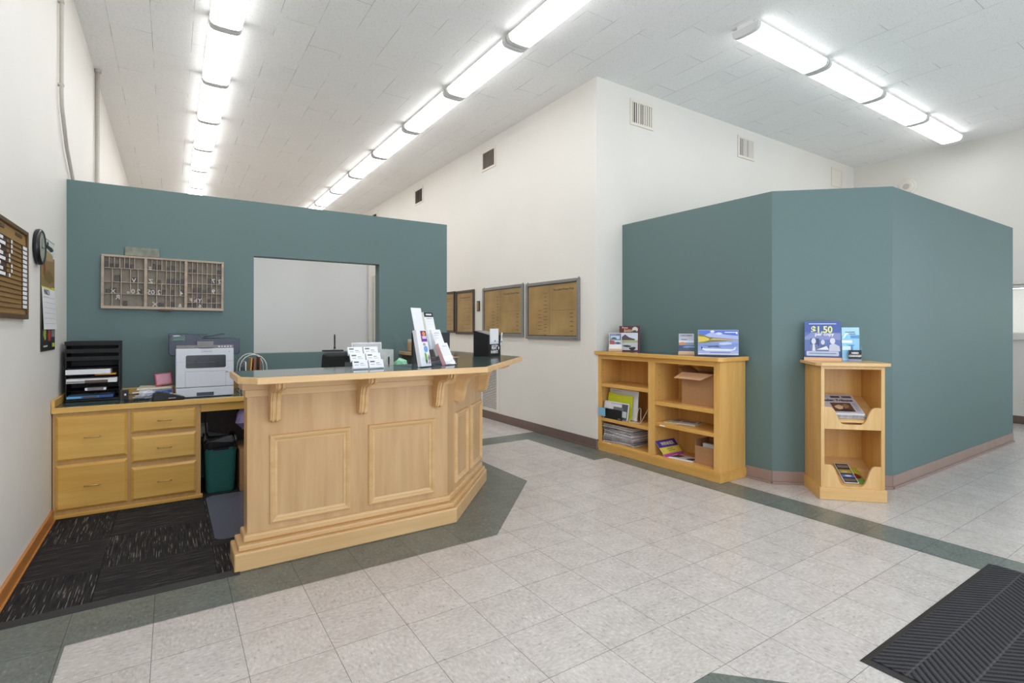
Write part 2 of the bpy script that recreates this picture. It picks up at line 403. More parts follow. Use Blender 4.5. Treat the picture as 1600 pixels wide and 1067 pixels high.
# front wall (behind the photographer) with shop windows and a glazed door
m = MB(); xs = XL - .15
for (a, b, c, d) in FRONT_WINDOWS:
    m.box(xs, a, YF - .12, YF, 0, ZC); m.box(a, b, YF - .12, YF, 0, c) if c > .1 else None; m.box(a, b, YF - .12, YF, d, ZC); xs = b
m.box(xs, XR + .15, YF - .12, YF, 0, ZC); struct(m.build('wall_front', M_CREAM))
for i, (a, b, c, d) in enumerate(FRONT_WINDOWS):
    m = MB(); t_ = .05
    m.box(a, a + t_, YF - .1, YF - .02, c, d); m.box(b - t_, b, YF - .1, YF - .02, c, d)
    m.box(a + t_, b - t_, YF - .1, YF - .02, c, c + t_); m.box(a + t_, b - t_, YF - .1, YF - .02, d - t_, d)
    if b - a > 1.5: m.box((a + b) / 2 - .02, (a + b) / 2 + .02, YF - .09, YF - .03, c + t_, d - t_)
    o = m.build('door_1' if i == 1 else 'window_%d' % (i + 2), M_ALU); struct(o)
    struct(B(a + t_, b - t_, YF - .062, YF - .058, c + t_, d - t_).build('window_pane', M_GLASS, o))
# teal partition with the pass-through opening
XP1, ZP, OX0, OX1, OZ0, OZ1 = 2.512, 2.402, .614, 1.757, 1.05, 1.92
m = MB(); y0, y1 = YP, YP + .12
m.box(XL, OX0, y0, y1, 0, ZP); m.box(OX1, XP1, y0, y1, 0, ZP); m.box(OX0, OX1, y0, y1, 0, OZ0); m.box(OX0, OX1, y0, y1, OZ1, ZP)
struct(m.build('wall_partition', M_TEAL))
struct(B(XL, 2.24, 7.0, 7.1, 0, 2.44).build('wall_inner', M_GREY))
m = MB(); m.box(2.24, 2.365, 6.94, 7.12, 0, 2.46); m.box(2.30, 2.365, 6.86, 6.94, 0, 1.99)
struct(m.build('trim_1', M_CREAM, bevel=.004))
# teal office box with its cut corner
TX, TY, CA, CB = 4.125, 1.787, (4.13, 2.395), (4.785, 1.787)
struct(MB().prism([(TX, YW + .0), CA, CB, (7.905, TY), (7.905, YW)], 0, ZP).build('wall_office', M_TEAL))
# base trims
def basemould(name, pts, h, t_, mt, toe=.012):
    m = MB()
    for (a, b) in zip(pts, pts[1:]):
        a = Vector(a); b = Vector(b); d = (b - a).normalized(); n = Vector((d.y, -d.x))
        q = [a + n * .0005, b + n * .0005, b + n * t_, a + n * t_]; q2 = [a + n * .0005, b + n * .0005, b + n * (t_ + toe), a + n * (t_ + toe)]
        m.prism([tuple(p) for p in q], .018, h); m.prism([tuple(p) for p in q2], .0008, .018)
    return struct(m.build(name, mt, bevel=.002))
basemould('baseboard_center', [(XW, 8.5), (XW, YW), (3.775, YW)], .105, .006, M_COVE)
basemould('baseboard_office', [(TX, 2.62), CA, CB, (7.905, TY), (7.905, YW)], .105, .006, M_COVE_LIT)
basemould('baseboard_right', [(XR, YW), (XR, YF)], .105, .006, M_COVE)
m = MB(); m.box(XL, XL + .016, YF, 4.505, .0008, .082); m.box(XL, XL + .024, YF, 4.505, .0008, .016)
struct(m.build('baseboard_left', M_BASEW, bevel=.003))
# carpeted bay and its rubber edge
m = MB(); m.box(XL + .025, .36, 3.07, YP, .0005, .011, 0); m.prism([(.36, 3.27), (1.46, 3.27), (1.97, 3.79), (1.97, YP), (.36, YP)], .0005, .011)
m.hexa([(XL + .025, 3.022, .0007), (.30, 3.022, .0007), (.30, 3.07, .0007), (XL + .025, 3.07, .0007), (XL + .025, 3.026, .004), (.30, 3.026, .004), (.30, 3.07, .0125), (XL + .025, 3.07, .0125)], 1)
struct(m.build('floor_carpet', [M_CARPET, M_RUB]))

# ================================================================ CEILING LIGHTS, VENTS, PIPES
def make_light(label, group, loc, rotz):
    t = thing('ceiling_light', label, 'ceiling light', loc, rotz, group); L = 1.205; hw = .122
    m = MB(); m.box(-.075, .075, -L / 2, L / 2, -.03, -.001); m.box(-.118, .118, -L / 2, L / 2, -.036, -.03)
    m.build('housing', M_STEEL, t)
    prof = [(-hw, -.034), (-hw, -.06), (-.112, -.082), (-.09, -.095), (-.04, -.1), (.04, -.1), (.09, -.095), (.112, -.082), (hw, -.06), (hw, -.034)]
    m = MB(); m.prism(prof, -L / 2 + .046, L / 2 - .046, 'y'); m.bm.faces.ensure_lookup_table()
    for f_ in m.bm.faces: f_.material_index = 0 if (f_.calc_center_median().z < -.0855) else 1
    m.build('diffuser', [M_LENS, M_LENSS], t)
    cap = [(a * 1.012, b - .001 if b < -.05 else b + .006) for a, b in prof]
    for s in (-1, 1): MB().prism(cap, s * (L / 2 - .0235) - .0225, s * (L / 2 - .0235) + .0225, 'y').build('end_cap', M_CAPG, t)
    return t
l0 = None
def lights(pts, rotz, group, labels):
    global l0
    for p, lb in zip(pts, labels):
        if l0 is None: l0 = make_light(lb, group, p, rotz)
        else:
            o = dup(l0, p, (0, 0, rotz), lb); o['group'] = group
ORD = ['first', 'second', 'third', 'fourth', 'fifth', 'sixth', 'seventh', 'eighth', 'ninth']
G1, G2 = 'fluorescent fixtures in the left ceiling row', 'fluorescent fixtures in the middle ceiling row'
lights([(.392, 3.26 + 1.21 * k, ZC) for k in range(-1, 8)], 0, G1,  # the first two are unseen, kept for the light they give
       ['long fluorescent fixture of the left ceiling row, above and behind the camera', 'long fluorescent fixture of the left ceiling row, just above the photo edge', 'long fluorescent fixture of the left ceiling row, cut by the top edge of the photo'] +
       ['long fluorescent fixture in the left ceiling row, %s one seen whole from the front' % ORD[k] for k in range(6)])
lights([(2.635, 3.315 + 1.235 * k, ZC) for k in range(-1, 8)], 0, G2,  # the first one is out of view, there to light the room
       ['long fluorescent fixture of the middle ceiling row, just outside the top of the photo', 'long fluorescent fixture of the middle ceiling row, cut by the top edge of the photo'] +
       ['long fluorescent fixture in the middle ceiling row, %s one seen whole from the front' % ORD[k] for k in range(7)])
lights([(4.16 + .61 + 1.218 * k, 2.66, ZC) for k in range(4)], 90, 'fluorescent fixtures over the teal office box',
       ['long fluorescent fixture over the teal office box, %s from its left end' % ORD[k] for k in range(4)])
def vent(loc, rotz, label, w_, open_=None):
    t = thing('wall_vent', label, 'air vent', loc, rotz, 'air vents high on the cream walls'); h = .29; f = .032
    m = MB(); m.box(0, w_, -.012, -.0005, 0, f); m.box(0, w_, -.012, -.0005, h - f, h); m.box(0, f, -.012, -.0005, f, h - f); m.box(w_ - f, w_, -.012, -.0005, f, h - f)
    m.build('frame', M_VENT, t, bevel=.002)
    B(f, w_ - f, -.002, -.0006, f, h - f).build('backing', M_DARK, t)
    n = 9
    for k in range(n):
        x = f + (w_ - 2 * f) * (k + .5) / n; a = .35 + (.55 if (open_ and k in open_) else 0)
        dx = .0088 if a < .5 else .0045
        MB().hexa([(x - dx, -.0035, f), (x + dx, -.0105, f), (x + dx, -.0095, f), (x - dx, -.0025, f), (x - dx, -.0035, h - f), (x + dx, -.0105, h - f), (x + dx, -.0095, h - f), (x - dx, -.0025, h - f)]).build('slat', M_VENT, t)
vent((XW, 6.50, 3.515), -90, 'air vent high on the cream wall, nearest of the row over the framed newspapers', .385)
vent((XW, 8.97, 3.515), -90, 'air vent with half dark slats, second along the cream wall over the newspapers', .385, (5, 6, 7, 8))
vent((XW, 11.44, 3.515), -90, 'small air vent just above the teal partition top, farthest along the cream wall', .385, (0, 1))
vent((4.24, YW, 3.53), 0, 'air vent high on the cream wall right of its corner, nearest the corner', .372, (0, 1, 4))
vent((6.23, YW, 3.53), 0, 'air vent with one white slat over the teal office box, middle of three', .375, (0, 1, 2, 5))
vent((8.71, YW, 3.53), 0, 'air vent high in the right corner, just above the teal office top', .34)
t = thing('smoke_detector', 'round white smoke detector on the right wall just above the teal office', 'smoke detector', (XR, 3.33, 3.44))
MB().lathe([(.13, -.0005), (.13, -.02), (.12, -.03), (.105, -.032)], axis='x').build('base', M_TRIMW, t, smooth=False)
MB().lathe([(.10, -.0325), (.095, -.05), (.07, -.06), (.03, -.062)], axis='x').build('sensor_cap', M_VENT, t)
m = MB().lathe([(.045, -.0625), (.045, -.066), (.02, -.066)], axis='x', n=20); m.build('button', M_GREYV, t)

o = MB().tube([(XL + .02, 4.76, ZC - .003), (XL + .02, 4.76, 3.3), (XL + .02, 4.755, 2.92), (XL + .02, 4.77, 2.83), (XL + .02, 4.97, 2.6), (XL + .02, 5.28, 2.42), (XL + .02, 5.30, 1.9)], .012, 10).build('conduit_pipe', M_GREYV, smooth=True)
tag(o, 'thin cream conduit pipe bending on the left wall above the teal partition', 'pipe')
for z in (2.97, 3.55): B(XL + .0005, XL + .034, 4.745, 4.777, z, z + .014).build('pipe_strap', M_GREYV, o)
MB().tube([(XL + .025, 4.985, 2.595), (XL + .025, 5.1, 2.53), (XL + .02, 5.36, 2.40), (XL + .02, 5.38, 1.9)], .005, 6).build('side_cable', M_GREYV, o, smooth=True)
o = MB().tube([(XL + .026, 6.79, ZC - .003), (XL + .026, 6.79, .01)], .02, 12).build('riser_pipe', M_GREYV, smooth=True)
tag(o, 'straight vertical cream pipe on the left wall beyond the teal partition', 'pipe')
MB().lathe([(.03, ZC - .03), (.03, ZC - .002)], (XL + .032, 6.79, 0)).build('collar', M_GREYV, o)

# louvred grille low on the cream wall
t = thing('louver_grille', 'tall white louvred air grille low on the cream wall behind the counter end', 'air grille', (XW, 6.92, .115), -90)
W_, H_ = .87, .78
m = MB()
for a, b, c, d in ((0, W_, 0, .03), (0, W_, H_ - .03, H_), (0, .035, .03, H_ - .03), (W_ - .035, W_, .03, H_ - .03), (W_ / 2 - .015, W_ / 2 + .015, .03, H_ - .03)): m.box(a, b, -.014, -.0005, c, d)
m.build('frame', M_TRIMW, t, bevel=.002)
B(.03, W_ - .03, -.0022, -.0007, .03, H_ - .03).build('backing', M_DARK, t)
for a, b in ((.035, W_ / 2 - .015), (W_ / 2 + .015, W_ - .035)):
    m = MB(); z = .034
    while z < H_ - .04:
        m.hexa([(a, -.012, z), (b, -.012, z), (b, -.004, z + .002), (a, -.004, z + .002), (a, -.012, z + .0095), (b, -.012, z + .0095), (b, -.004, z + .0115), (a, -.004, z + .0115)]); z += .0215
    m.build('louvers', M_TRIMW, t)
t = thing('outlet_plate', 'white wall outlet plate low on the right wall under the window', 'outlet', (XR, 2.06, .28), -90)
B(0, .075, -.006, -.0005, 0, .115).build('plate', M_TRIMW, t, bevel=.002)
for z in (.025, .07): B(.02, .055, -.0075, -.006, z, z + .03).build('socket', M_VENT, t, bevel=.002)

# ================================================================ FRAMED NEWSPAPERS ON THE CREAM WALL
def news_frame(y_left, y_right, z0, z1, label, fm, double, pin=True, narrow=.035):
    W, Hh = y_left - y_right, z1 - z0
    t = thing('framed_newspaper', label, 'framed newspaper', (XW, y_left, z0), -90, 'framed old newspapers on the cream wall'); f = narrow; D = .03
    m = MB(); m.prism([(0, 0), (W, 0), (W - f, f), (f, f)], -D, -.0005, 'y'); m.prism([(W, 0), (W, Hh), (W - f, Hh - f), (W - f, f)], -D, -.0005, 'y')
    m.prism([(W, Hh), (0, Hh), (f, Hh - f), (W - f, Hh - f)], -D, -.0005, 'y'); m.prism([(0, Hh), (0, 0), (f, f), (f, Hh - f)], -D, -.0005, 'y')
    m.build('frame', fm, t, bevel=.003)
    B(f, W - f, -.011, -.001, f, Hh - f).build('mount', M_DKFRAME, t)
    pg = B(f + .01, W - f - .008, -.013, -.0112, f + .012, Hh - f - .012).build('newspaper_page', M_OLDNEWS, t)
    ink = paint('#3c2a18')
    cx = W * .72 if double else W * .5
    lettering('The Lynden Pioneer Press', (.035 if double else .030), ink, pg, (cx, -.0134, Hh - .12), 'masthead', bold=.0006)
    m = MB(); y = -.0134
    def ln(x0, x1, zz, th): m.face([(x0, y, zz), (x1, y, zz), (x1, y, zz + th), (x0, y, zz + th)])
    if double:
        ln(W * .47, W * .473, f + .03, Hh - .28); ln(W * .47, W * .473, Hh, .0) if 0 else None
        m.face([(W * .469, y, f + .05), (W * .473, y, f + .05), (W * .473, y, Hh - .06), (W * .469, y, Hh - .06)])
        ln(W * .52, W - f - .03, Hh * .49, .004)
        for k in range(13): q_ = random.random() * .03; ln(W * .36 - .01 + q_ * .5, W * .43 - q_, Hh - .14 - k * .045 - random.random() * .014, .0065)
        for k in range(6): ln(W * .24, W * .31, Hh * .5 - k * .045 - random.random() * .01, .007)
        for k in range(5): ln(W * .84, W * .89, Hh * .44 - k * .05 - random.random() * .015, .009)
    else:
        ln(f + .05, W - f - .05, Hh - .15, .003)
        for k in range(7): ln(W * (.25 + .5 * random.random()), W * .8, Hh - .22 - k * .06, .005)
    m.build('headlines', paint('#5a4324'), pg)
    if pin:
        for x in (.02, W - .02): MB().lathe([(.006, -.012), (.006, -.002)], (x, 0, Hh + .008), 'y', 8).build('hanger', M_ALU, t)
    m = MB().box(f - .002, W - f + .002, -.022, -.0205, f - .002, Hh - f + .002); m.build('glass', M_GLASS, t)
news_frame(5.359, 4.344, 1.145, 1.83, 'large aluminium framed old newspaper nearest the wall corner, right of its matching neighbour', M_ALU, True)
news_frame(6.448, 5.43, 1.165, 1.84, 'large aluminium framed old newspaper above the black payment box, second from the wall corner', M_ALU, True)
news_frame(7.286, 6.71, 1.18, 1.848, 'tall dark framed old newspaper page seen whole left of the small wooden plaque', M_DKFRAME, False, False, .03)
news_frame(7.90, 7.335, 1.20, 1.855, 'tall dark framed old newspaper page partly hidden by the teal partition edge', M_DKFRAME, False, False, .03)
t = thing('wooden_plaque', 'tiny dark wooden plaque between the dark and the aluminium framed newspapers', 'plaque', (XW, 6.625, 1.52), -90)
B(0, .072, -.018, -.0005, 0, .15).build('board', M_DKFRAME, t, bevel=.004)
B(.022, .05, -.021, -.018, .02, .13).build('inset_strip', M_OLDNEWS, t)

# ================================================================ LEFT WALL: board, clock, calendar
t = thing('job_board', 'brown wooden slot board with white tags on the left wall', 'notice board', (XL, 2.58, 1.325), 90)
W, Hh = 1.17, .465; WB = wood('board_wood', (132, 98, 46), (160, 122, 62), 'x', .45)
B(0, W, -.012, -.0005, 0, Hh).build('backing', WB, t)
m = MB()
for a, b, c, d in ((0, W, 0, .025), (0, W, Hh - .022, Hh), (0, .02, .025, Hh - .022), (W - .014, W, .025, Hh - .022)): m.box(a, b, -.022, -.0122, c, d)
m.build('frame', plain('board_frame', (84, 58, 28), .4, var=.12), t, bevel=.003)
m = MB(); DK = plain('slot_line', (70, 48, 26), .6)
for k in range(15): m.box(.02, W - .014, -.0165, -.0122, .05 + k * .0235, .0535 + k * .0235)
m.build('slot_rail', DK, t)
B(.25, .763, -.0140, -.0122, .19, .385).build('dark_panel', plain('dark_panel', (58, 30, 22), .5), t)
for k in range(14): B(W - .105, W - .020, -.0180, -.0166, .056 + k * .0235, .073 + k * .0235).build('white_tag', M_PAPER, t)
for k in range(8): B(.50, .72 - .04 * (k % 3), -.0180, -.0166, .197 + k * .0235, .212 + k * .0235).build('name_tag', M_PAPER, t)
for k in range(8): B(.785 + .04 * (k in (1, 2, 5, 6, 7)), .808 + .04 * (k in (1, 2, 5, 6, 7)), -.0180, -.0166, .197 + k * .0235, .213 + k * .0235).build('narrow_tag', M_PAPER, t)
B(.93, 1.06, -.0145, -.0122, .415, .43).build('heading_strip', DK, t); B(.62, .72, -.0145, -.0122, .415, .43).build('heading_strip', DK, t)
t = thing('wall_clock', 'round black rimmed wall clock between the wooden board and the calendar', 'clock', (XL, 4.055, 1.752), 90); t.scale = (.80, .72, .80)
MB().lathe([(.118, -.0005), (.13, -.012), (.132, -.026), (.127, -.04), (.118, -.046), (.112, -.044), (.106, -.036)], axis='y', n=40).build('rim', M_BLACK, t, smooth=True)
MB().lathe([(.108, -.033), (.108, -.0362)], axis='y', n=40).build('dial', plain('dial', (206, 200, 176), .4), t)
m = MB()
for k in range(12):
    a = k * PI / 6; c, s = math.cos(a), math.sin(a); m.face([(x * c - z * s, -.0366, x * s + z * c) for x, z in ((.084, -.003), (.099, -.003), (.099, .003), (.084, .003))])
m.build('hour_marks', M_BLACKM, t)
B(-.003, .003, -.0380, -.0370, -.01, .062).build('hand', M_BLACKM, t)
B(-.01, .085, -.0392, -.0384, -.002, .002).build('hand', M_BLACKM, t)
MB().lathe([(.108, -.0415), (.108, -.043)], axis='y', n=40).build('glass', M_GLASS, t)
t = thing('wall_calendar', 'long hanging wall calendar with autumn picture and white month page', 'calendar', (XL, 4.17, 1.135), 90)
W = .435; B(0, W, -.004, -.0005, 0, .705).build('backing_card', plain('calendar_card', (70, 62, 48), .5), t)
g = [((0, W, .40, .70), '#8d7346'), ((0, W, .60, .70), '#cfd6d2'), (blob(.21, .60, .18, .03, 16, .12), '#a9946c'), (blob(.1, .53, .035, .075, 12, .3), '#7c3f22'), (blob(.25, .47, .14, .04, 14, .2), '#75602f'), (blob(.26, .655, .11, .018, 14, .3), '#26221c'), (blob(.2, .672, .03, .02, 8, .3), '#26221c'), ((0, W, .392, .40), '#d6d840'), ((.32, W, .40, .408), '#d6d840'),
     ((0, W, 0, .155), '#232223'), (blob(.10, .10, .05, .03, 8, .3), '#9aa236'), (blob(.24, .10, .055, .04, 8, .4), '#b2322e'), ((.31, .42, .085, .13), '#7d7b80'), ((.33, .42, .02, .045), '#c9cf3c'), ((.05, .18, .025, .035), '#bdbdbd')]
graphic('printed_picture', g, t, -.004)
m = MB(); m.hexa([(0.02, -.0052, .40), (W - .01, -.0052, .40), (W - .01, -.0044, .40), (.02, -.0044, .40), (.03, -.014, .135), (W + .012, -.014, .135), (W + .012, -.0132, .135), (.03, -.0132, .135)])
pgm = m.build('month_page', M_PAPER, t)
lettering('MARCH', .05, paint('#4a4a4e'), pgm, (.16, -.0076, .352), 'month_name', rot=(88.1, 0, 0))
m = MB()
for k in range(6):
    z = .335 - k * .033; y = -.0056 - (.40 - z) * .0335; m.face([(.055, y, z), (W - .02, y, z), (W - .02, y - .0003, z + .0022), (.055, y - .0003, z + .0022)])
for k in range(8):
    x = .058 + k * .05; m.face([(x, -.0056 - .065 * .0335, .335), (x + .0022, -.0056 - .065 * .0335, .335), (x + .0022, -.0056 - .23 * .0335, .17), (x, -.0056 - .23 * .0335, .17)])
m.build('day_grid', paint('#b4b4ba'), pgm)

# ================================================================ RECEPTION COUNTER
t = thing('reception_counter', 'maple reception counter with raised panels, brackets and dark green top', 'counter', (1.2, 3.3, 0))
def front(o): return [(.341 - o * .9, 3.12 - o), (1.535 + .414 * o, 3.12 - o), (2.135 + o, 3.72 + .414 * o - .0), (2.135 + o, YP - .001)]
BACK = [(2.0, YP - .001), (2.0, 3.776), (1.479, 3.255)]
def ring(o, lo=0): return front(o) + BACK + [(.341 - o * .9, 3.255 + lo)]
MB().prism(ring(0), .012, 1.006).build('body', M_MAPLE, t, world=True, bevel=.002)
b = MB().prism(ring(.075, .02), .0006, .098).build('plinth', M_MAPLEX, t, world=True, bevel=.008, seg=3)
MB().prism(ring(.052, .015), .098, .128).build('plinth_moulding', M_MAPLEX, b, bevel=.008, seg=3)
MB().prism(ring(.022, .008), .128, .17).build('upper_moulding', M_MAPLEX, b, bevel=.012, seg=3)
m = MB(); m.prism(ring(.012), .905, .945); m.prism(ring(.03), .945, 1.006); m.build('cornice', M_MAPLEX, t, world=True, bevel=.004)
SLAB = [(.268, 3.24), (.268, 2.84), (.345, 2.742), (1.62, 2.735), (2.43, 3.545), (2.44, 3.58), (2.44, YP - .001), (1.962, YP - .001), (1.962, 3.79), (1.42, 3.24)]
MB().prism(SLAB, 1.006, 1.040).build('countertop', M_MAPLEX, t, world=True, bevel=.004)
e = .016
IN = [(.268 + e, 3.24 - e), (.268 + e, 2.84 + e * .4), (.345 + e * .5, 2.742 + e), (1.62 - .41 * e, 2.735 + e), (2.43 - 1.2 * e, 3.545 + .2 * e), (2.44 - e, 3.58 + .2 * e), (2.44 - e, YP - .001), (1.962 + e, YP - .001), (1.962 + e, 3.79 - .41 * e), (1.42 - .41 * e + .01, 3.24 - e)]
MB().prism(IN, 1.0402, 1.0412).build('laminate_top', M_LAM, t, world=True)
def panel(P, x0, x1, z0, z1, par):           # raised picture-frame moulding on a face; P maps (s, z, out) to world
    m = MB(); w_ = .042
    prof = [(0, 0), (.004, .012), (.014, .018), (.024, .012), (.030, .006), (w_, .003), (w_, 0)]
    cs = [(x0, z0, 1, 1), (x1, z0, -1, 1), (x1, z1, -1, -1), (x0, z1, 1, -1)]
    loops = [[m.bm.verts.new(P(cx + sx * d, cz + sz * d, o)) for d, o in prof] for cx, cz, sx, sz in cs]
    for i in range(4):
        A, Bq = loops[i], loops[(i + 1) % 4]
        for k in range(len(prof) - 1): m._f([A[k], A[k + 1], Bq[k + 1], Bq[k]])
    return m.build('panel_moulding', M_MAPLEX, par, world=True)
PF = lambda s, z, o: (s, 3.12 - o, z)
r2 = 2 ** -.5
PC = lambda s, z, o: (1.535 + s * r2 + o * r2, 3.12 + s * r2 - o * r2, z)
panel(PF, .45, .895, .20, .69, t); panel(PF, 1.0, 1.443, .20, .69, t)
panel(PC, .155, .455, .20, .69, t); panel(PC, .54, .845, .20, .69, t)
BR = [(0, .0), (0, -.19), (.03, -.2), (.055, -.19), (.068, -.15), (.078, -.1), (.10, -.062), (.15, -.046), (.20, -.042), (.235, -.03), (.245, 0)]
def bracket(P, s, w_):
    m = MB()
    for (a, b_, k, sc) in ((0, w_, 0, 1.0), (w_ * .18, w_ * .42, 0, 1.06), (w_ * .58, w_ * .82, 0, 1.06)):
        A = [m.bm.verts.new(P(s + a, 1.0058 + z * (1 if sc == 1 else 1.02), o * sc)) for o, z in BR]; Bq = [m.bm.verts.new(P(s + b_, 1.0058 + z * (1 if sc == 1 else 1.02), o * sc)) for o, z in BR]
        m._f(A[::-1]); m._f(Bq)
        for i in range(len(BR)): m._f([A[i], A[(i + 1) % len(BR)], Bq[(i + 1) % len(BR)], Bq[i]])
    m.build('bracket', M_MAPLEC if P is PF else M_MAPLEX, t, world=True, bevel=.0015)
BR = [(o, z * 1.2) for o, z in BR]
for s in (.447, .93, 1.425): bracket(PF, s, .052)
for s in (.145, .765): bracket(PC, s, .06)
# work surface on the staff side
m = MB(); m.box(.40, 1.45, 3.26, 3.84, .72, .75)
o = m.build('staff_worktop', M_LAM, t, world=True)
for x in (.42, 1.38): B(x, x + .03, 3.262, 3.55, .0125, .7195).build('support_panel', M_MAPLE, o)

# ================================================================ DRAWER CABINET AND DESK
t = thing('drawer_cabinet', 'maple built-in cabinet with five drawers under the green desk top', 'cabinet', (-.24, 4.8, 0))
m = MB(); m.box(-.655, .185, 4.552, YP - .004, .012, .712); m.build('body', M_CABZ, t, world=True)
m = MB(); y0, y1 = 4.530, 4.552
for a, b, c, d in ((-.655, -.632, .03, .712), (-.262, -.232, .066, .712), (.15, .185, .03, .712), (-.632, -.262, .69, .712), (-.232, .15, .69, .712), (-.632, -.262, .362, .392), (-.232, .15, .508, .54), (-.232, .15, .292, .33), (-.632, .15, .03, .066)): m.box(a, b, y0, y1, c, d)
m.build('face_frame', M_CABZ, t, world=True, bevel=.0015)
B(-.655, .197, 4.512, 4.552, .0125, .036).build('kick_board', M_CAB, t, world=True, bevel=.003)
def drawer(x0, x1, z0, z1):
    m = MB(); yb, yf, e = 4.5295, 4.508, .016
    m.hexa([(x0, yb, z0), (x1, yb, z0), (x1, yb, z1), (x0, yb, z1), (x0, yb - .008, z0), (x1, yb - .008, z0), (x1, yb - .008, z1), (x0, yb - .008, z1)])
    m.hexa([(x0, yb - .008, z0), (x1, yb - .008, z0), (x1, yb - .008, z1), (x0, yb - .008, z1), (x0 + e, yf, z0 + e), (x1 - e, yf, z0 + e), (x1 - e, yf, z1 - e), (x0 + e, yf, z1 - e)])
    d = m.build('drawer', M_CAB, t, world=True)
    cx, cz = (x0 + x1) / 2, (z0 + z1) / 2; h = MB()
    h.tube([(cx - .04, yf + .001, cz), (cx - .04, yf - .018, cz), (cx - .034, yf - .022, cz + .001), (cx, yf - .024, cz + .003), (cx + .034, yf - .022, cz + .001), (cx + .04, yf - .018, cz), (cx + .04, yf + .001, cz)], .004, 8)
    h.build('handle', M_BRASS, d, smooth=True)
drawer(-.64, -.256, .39, .692); drawer(-.64, -.256, .062, .365)
drawer(-.236, .157, .538, .692); drawer(-.236, .157, .328, .511); drawer(-.236, .157, .062, .295)
t = thing('built_in_desk', 'long dark green desk top with maple edge running from the left wall under the printer', 'worktop', (.2, 4.8, .715))
MB().prism([(-.658, 4.518), (1.2, 4.518), (1.2, YP - .001), (-.658, YP - .001)], .713, .7495).build('laminate_slab', M_LAM, t, world=True)
B(-.658, 1.2, 4.498, 4.518, .7125, .7505).build('wood_edge', M_CAB, t, world=True, bevel=.003)
m = MB(); m.box(-.6585, -.64, 4.50, YP - .001, .7502, .802); m.box(-.64, 1.2, YP - .019, YP - .001, .7502, .802)
m.build('backsplash', M_CAB, t, world=True, bevel=.003)
B(.186, 1.16, 4.535, 4.553, .648, .7122).build('apron', M_CAB, t, world=True, bevel=.002)
B(1.16, 1.19, 4.535, YP - .001, .012, .7122).build('end_panel', M_CABZ, t, world=True)
B(.19, 1.16, YP - .006, YP - .001, .30, .7122).build('back_panel', M_DKFRAME, t, world=True)

# bin, carton, cloth and cables in the kneehole
t = thing('waste_bin', 'dark green plastic waste bin with black liner under the desk', 'bin', (.318, 4.675, .0125))
def rbox(m, hx, hy, r, z, n=5):
    pts = []
    for cx, cy, a0 in ((hx - r, hy - r, 0), (-hx + r, hy - r, 90), (-hx + r, -hy + r, 180), (hx - r, -hy + r, 270)):
        for k in range(n): a = R(a0 + 90 * k / (n - 1)); pts.append((cx + r * math.cos(a), cy + r * math.sin(a), z))
    return [m.bm.verts.new(p) for p in pts]
def loft(m, rings, mm=0, cap0=True, cap1=True):
    for A, Bq in zip(rings, rings[1:]):
        n = len(A)
        for k in range(n): m._f([A[k], A[(k + 1) % n], Bq[(k + 1) % n], Bq[k]], mm)
    if cap0: m._f(rings[0][::-1], mm)
    if cap1: m._f(rings[-1], mm)
m = MB(); loft(m, [rbox(m, .092, .105, .03, 0), rbox(m, .096, .11, .03, .012), rbox(m, .11, .135, .03, .365), rbox(m, .114, .14, .03, .37), rbox(m, .114, .14, .03, .385), rbox(m, .102, .127, .03, .385), rbox(m, .09, .1, .03, .02)], cap1=True)
m.build('tub', M_BIN, t)
m = MB(); m.box(-.052, .052, -.1375, -.128, .332, .352); m.build('grip_slot', M_BLACKM, t)
m = MB(); rg = []
for hx, hy, z in ((.113, .138, .345), (.116, .144, .36), (.117, .146, .39), (.112, .139, .415), (.10, .12, .42), (.085, .1, .36)):
    rg.append(rbox(m, hx, hy, .03, z, 7))
for q, ring_ in enumerate(rg):
    for v in ring_:
        k = .4 if q == 0 else 1
        v.co.z += random.uniform(-.03, .022) * k; v.co.x += random.uniform(-.004, .004); v.co.y += random.uniform(-.002, .002)
loft(m, rg, cap0=False, cap1=False); m.build('liner', M_LINER, t)
t = thing('carton', 'closed brown cardboard carton on the floor right of the green bin', 'box', (.60, 4.72, .0125))
B(-.155, .155, -.2, .2, 0, .315).build('box_body', M_CARD, t, bevel=.003)
B(-.03, .03, -.2005, .2005, .3152, .3158).build('tape', M_CARDL, t)
o = MB().tube([(.47, 4.62, .655), (.478, 4.61, .60), (.47, 4.60, .53), (.475, 4.60, .48)], [.012, .045, .05, .008], 10).build('hanging_cloth', plain('lilac_cloth', (150, 136, 178), .85, var=.1, bump=.5))
tag(o, 'lilac cloth hanging under the desk beside the counter end', 'cloth'); o.scale = (1, 1, 1)
o = MB().tube([(.24, 4.98, .71), (.235, 4.97, .5), (.25, 4.99, .3), (.24, 5.0, .02)], .005, 6).build('power_cable', M_BLACKM); tag(o, 'black cable hanging straight down behind the green bin', 'cable')
o = MB().tube([(.42, 5.0, .71), (.47, 4.98, .58), (.56, 4.97, .46), (.70, 4.98, .36), (.9, 5.0, .3)], .005, 6).build('power_cable', M_BLACKM); tag(o, 'black cable slanting to the right behind the green bin', 'cable')
t = thing('outlet_plate', 'dim wall outlet behind the bin under the desk', 'outlet', (.19, YP - .006, .36))
B(0, .07, -.006, -.0005, 0, .115).build('plate', M_GREYV, t, bevel=.002); B(.018, .052, -.0075, -.006, .03, .085).build('socket', M_VENT, t)
m = MB(); pl = []
for cx, cy, a0 in ((1.55, 4.45, 0), (.27, 4.45, 90), (.275, 3.60, 180), (1.55, 3.60, 270)):
    for k in range(6): a = R(a0 + 18 * k); pl.append((cx + .055 * math.cos(a), cy + .055 * math.sin(a)))
m.prism(pl, .0125, .0155)
CM = plain('chair_mat_plastic', (92, 92, 106), .3, var=.08, scale=60)
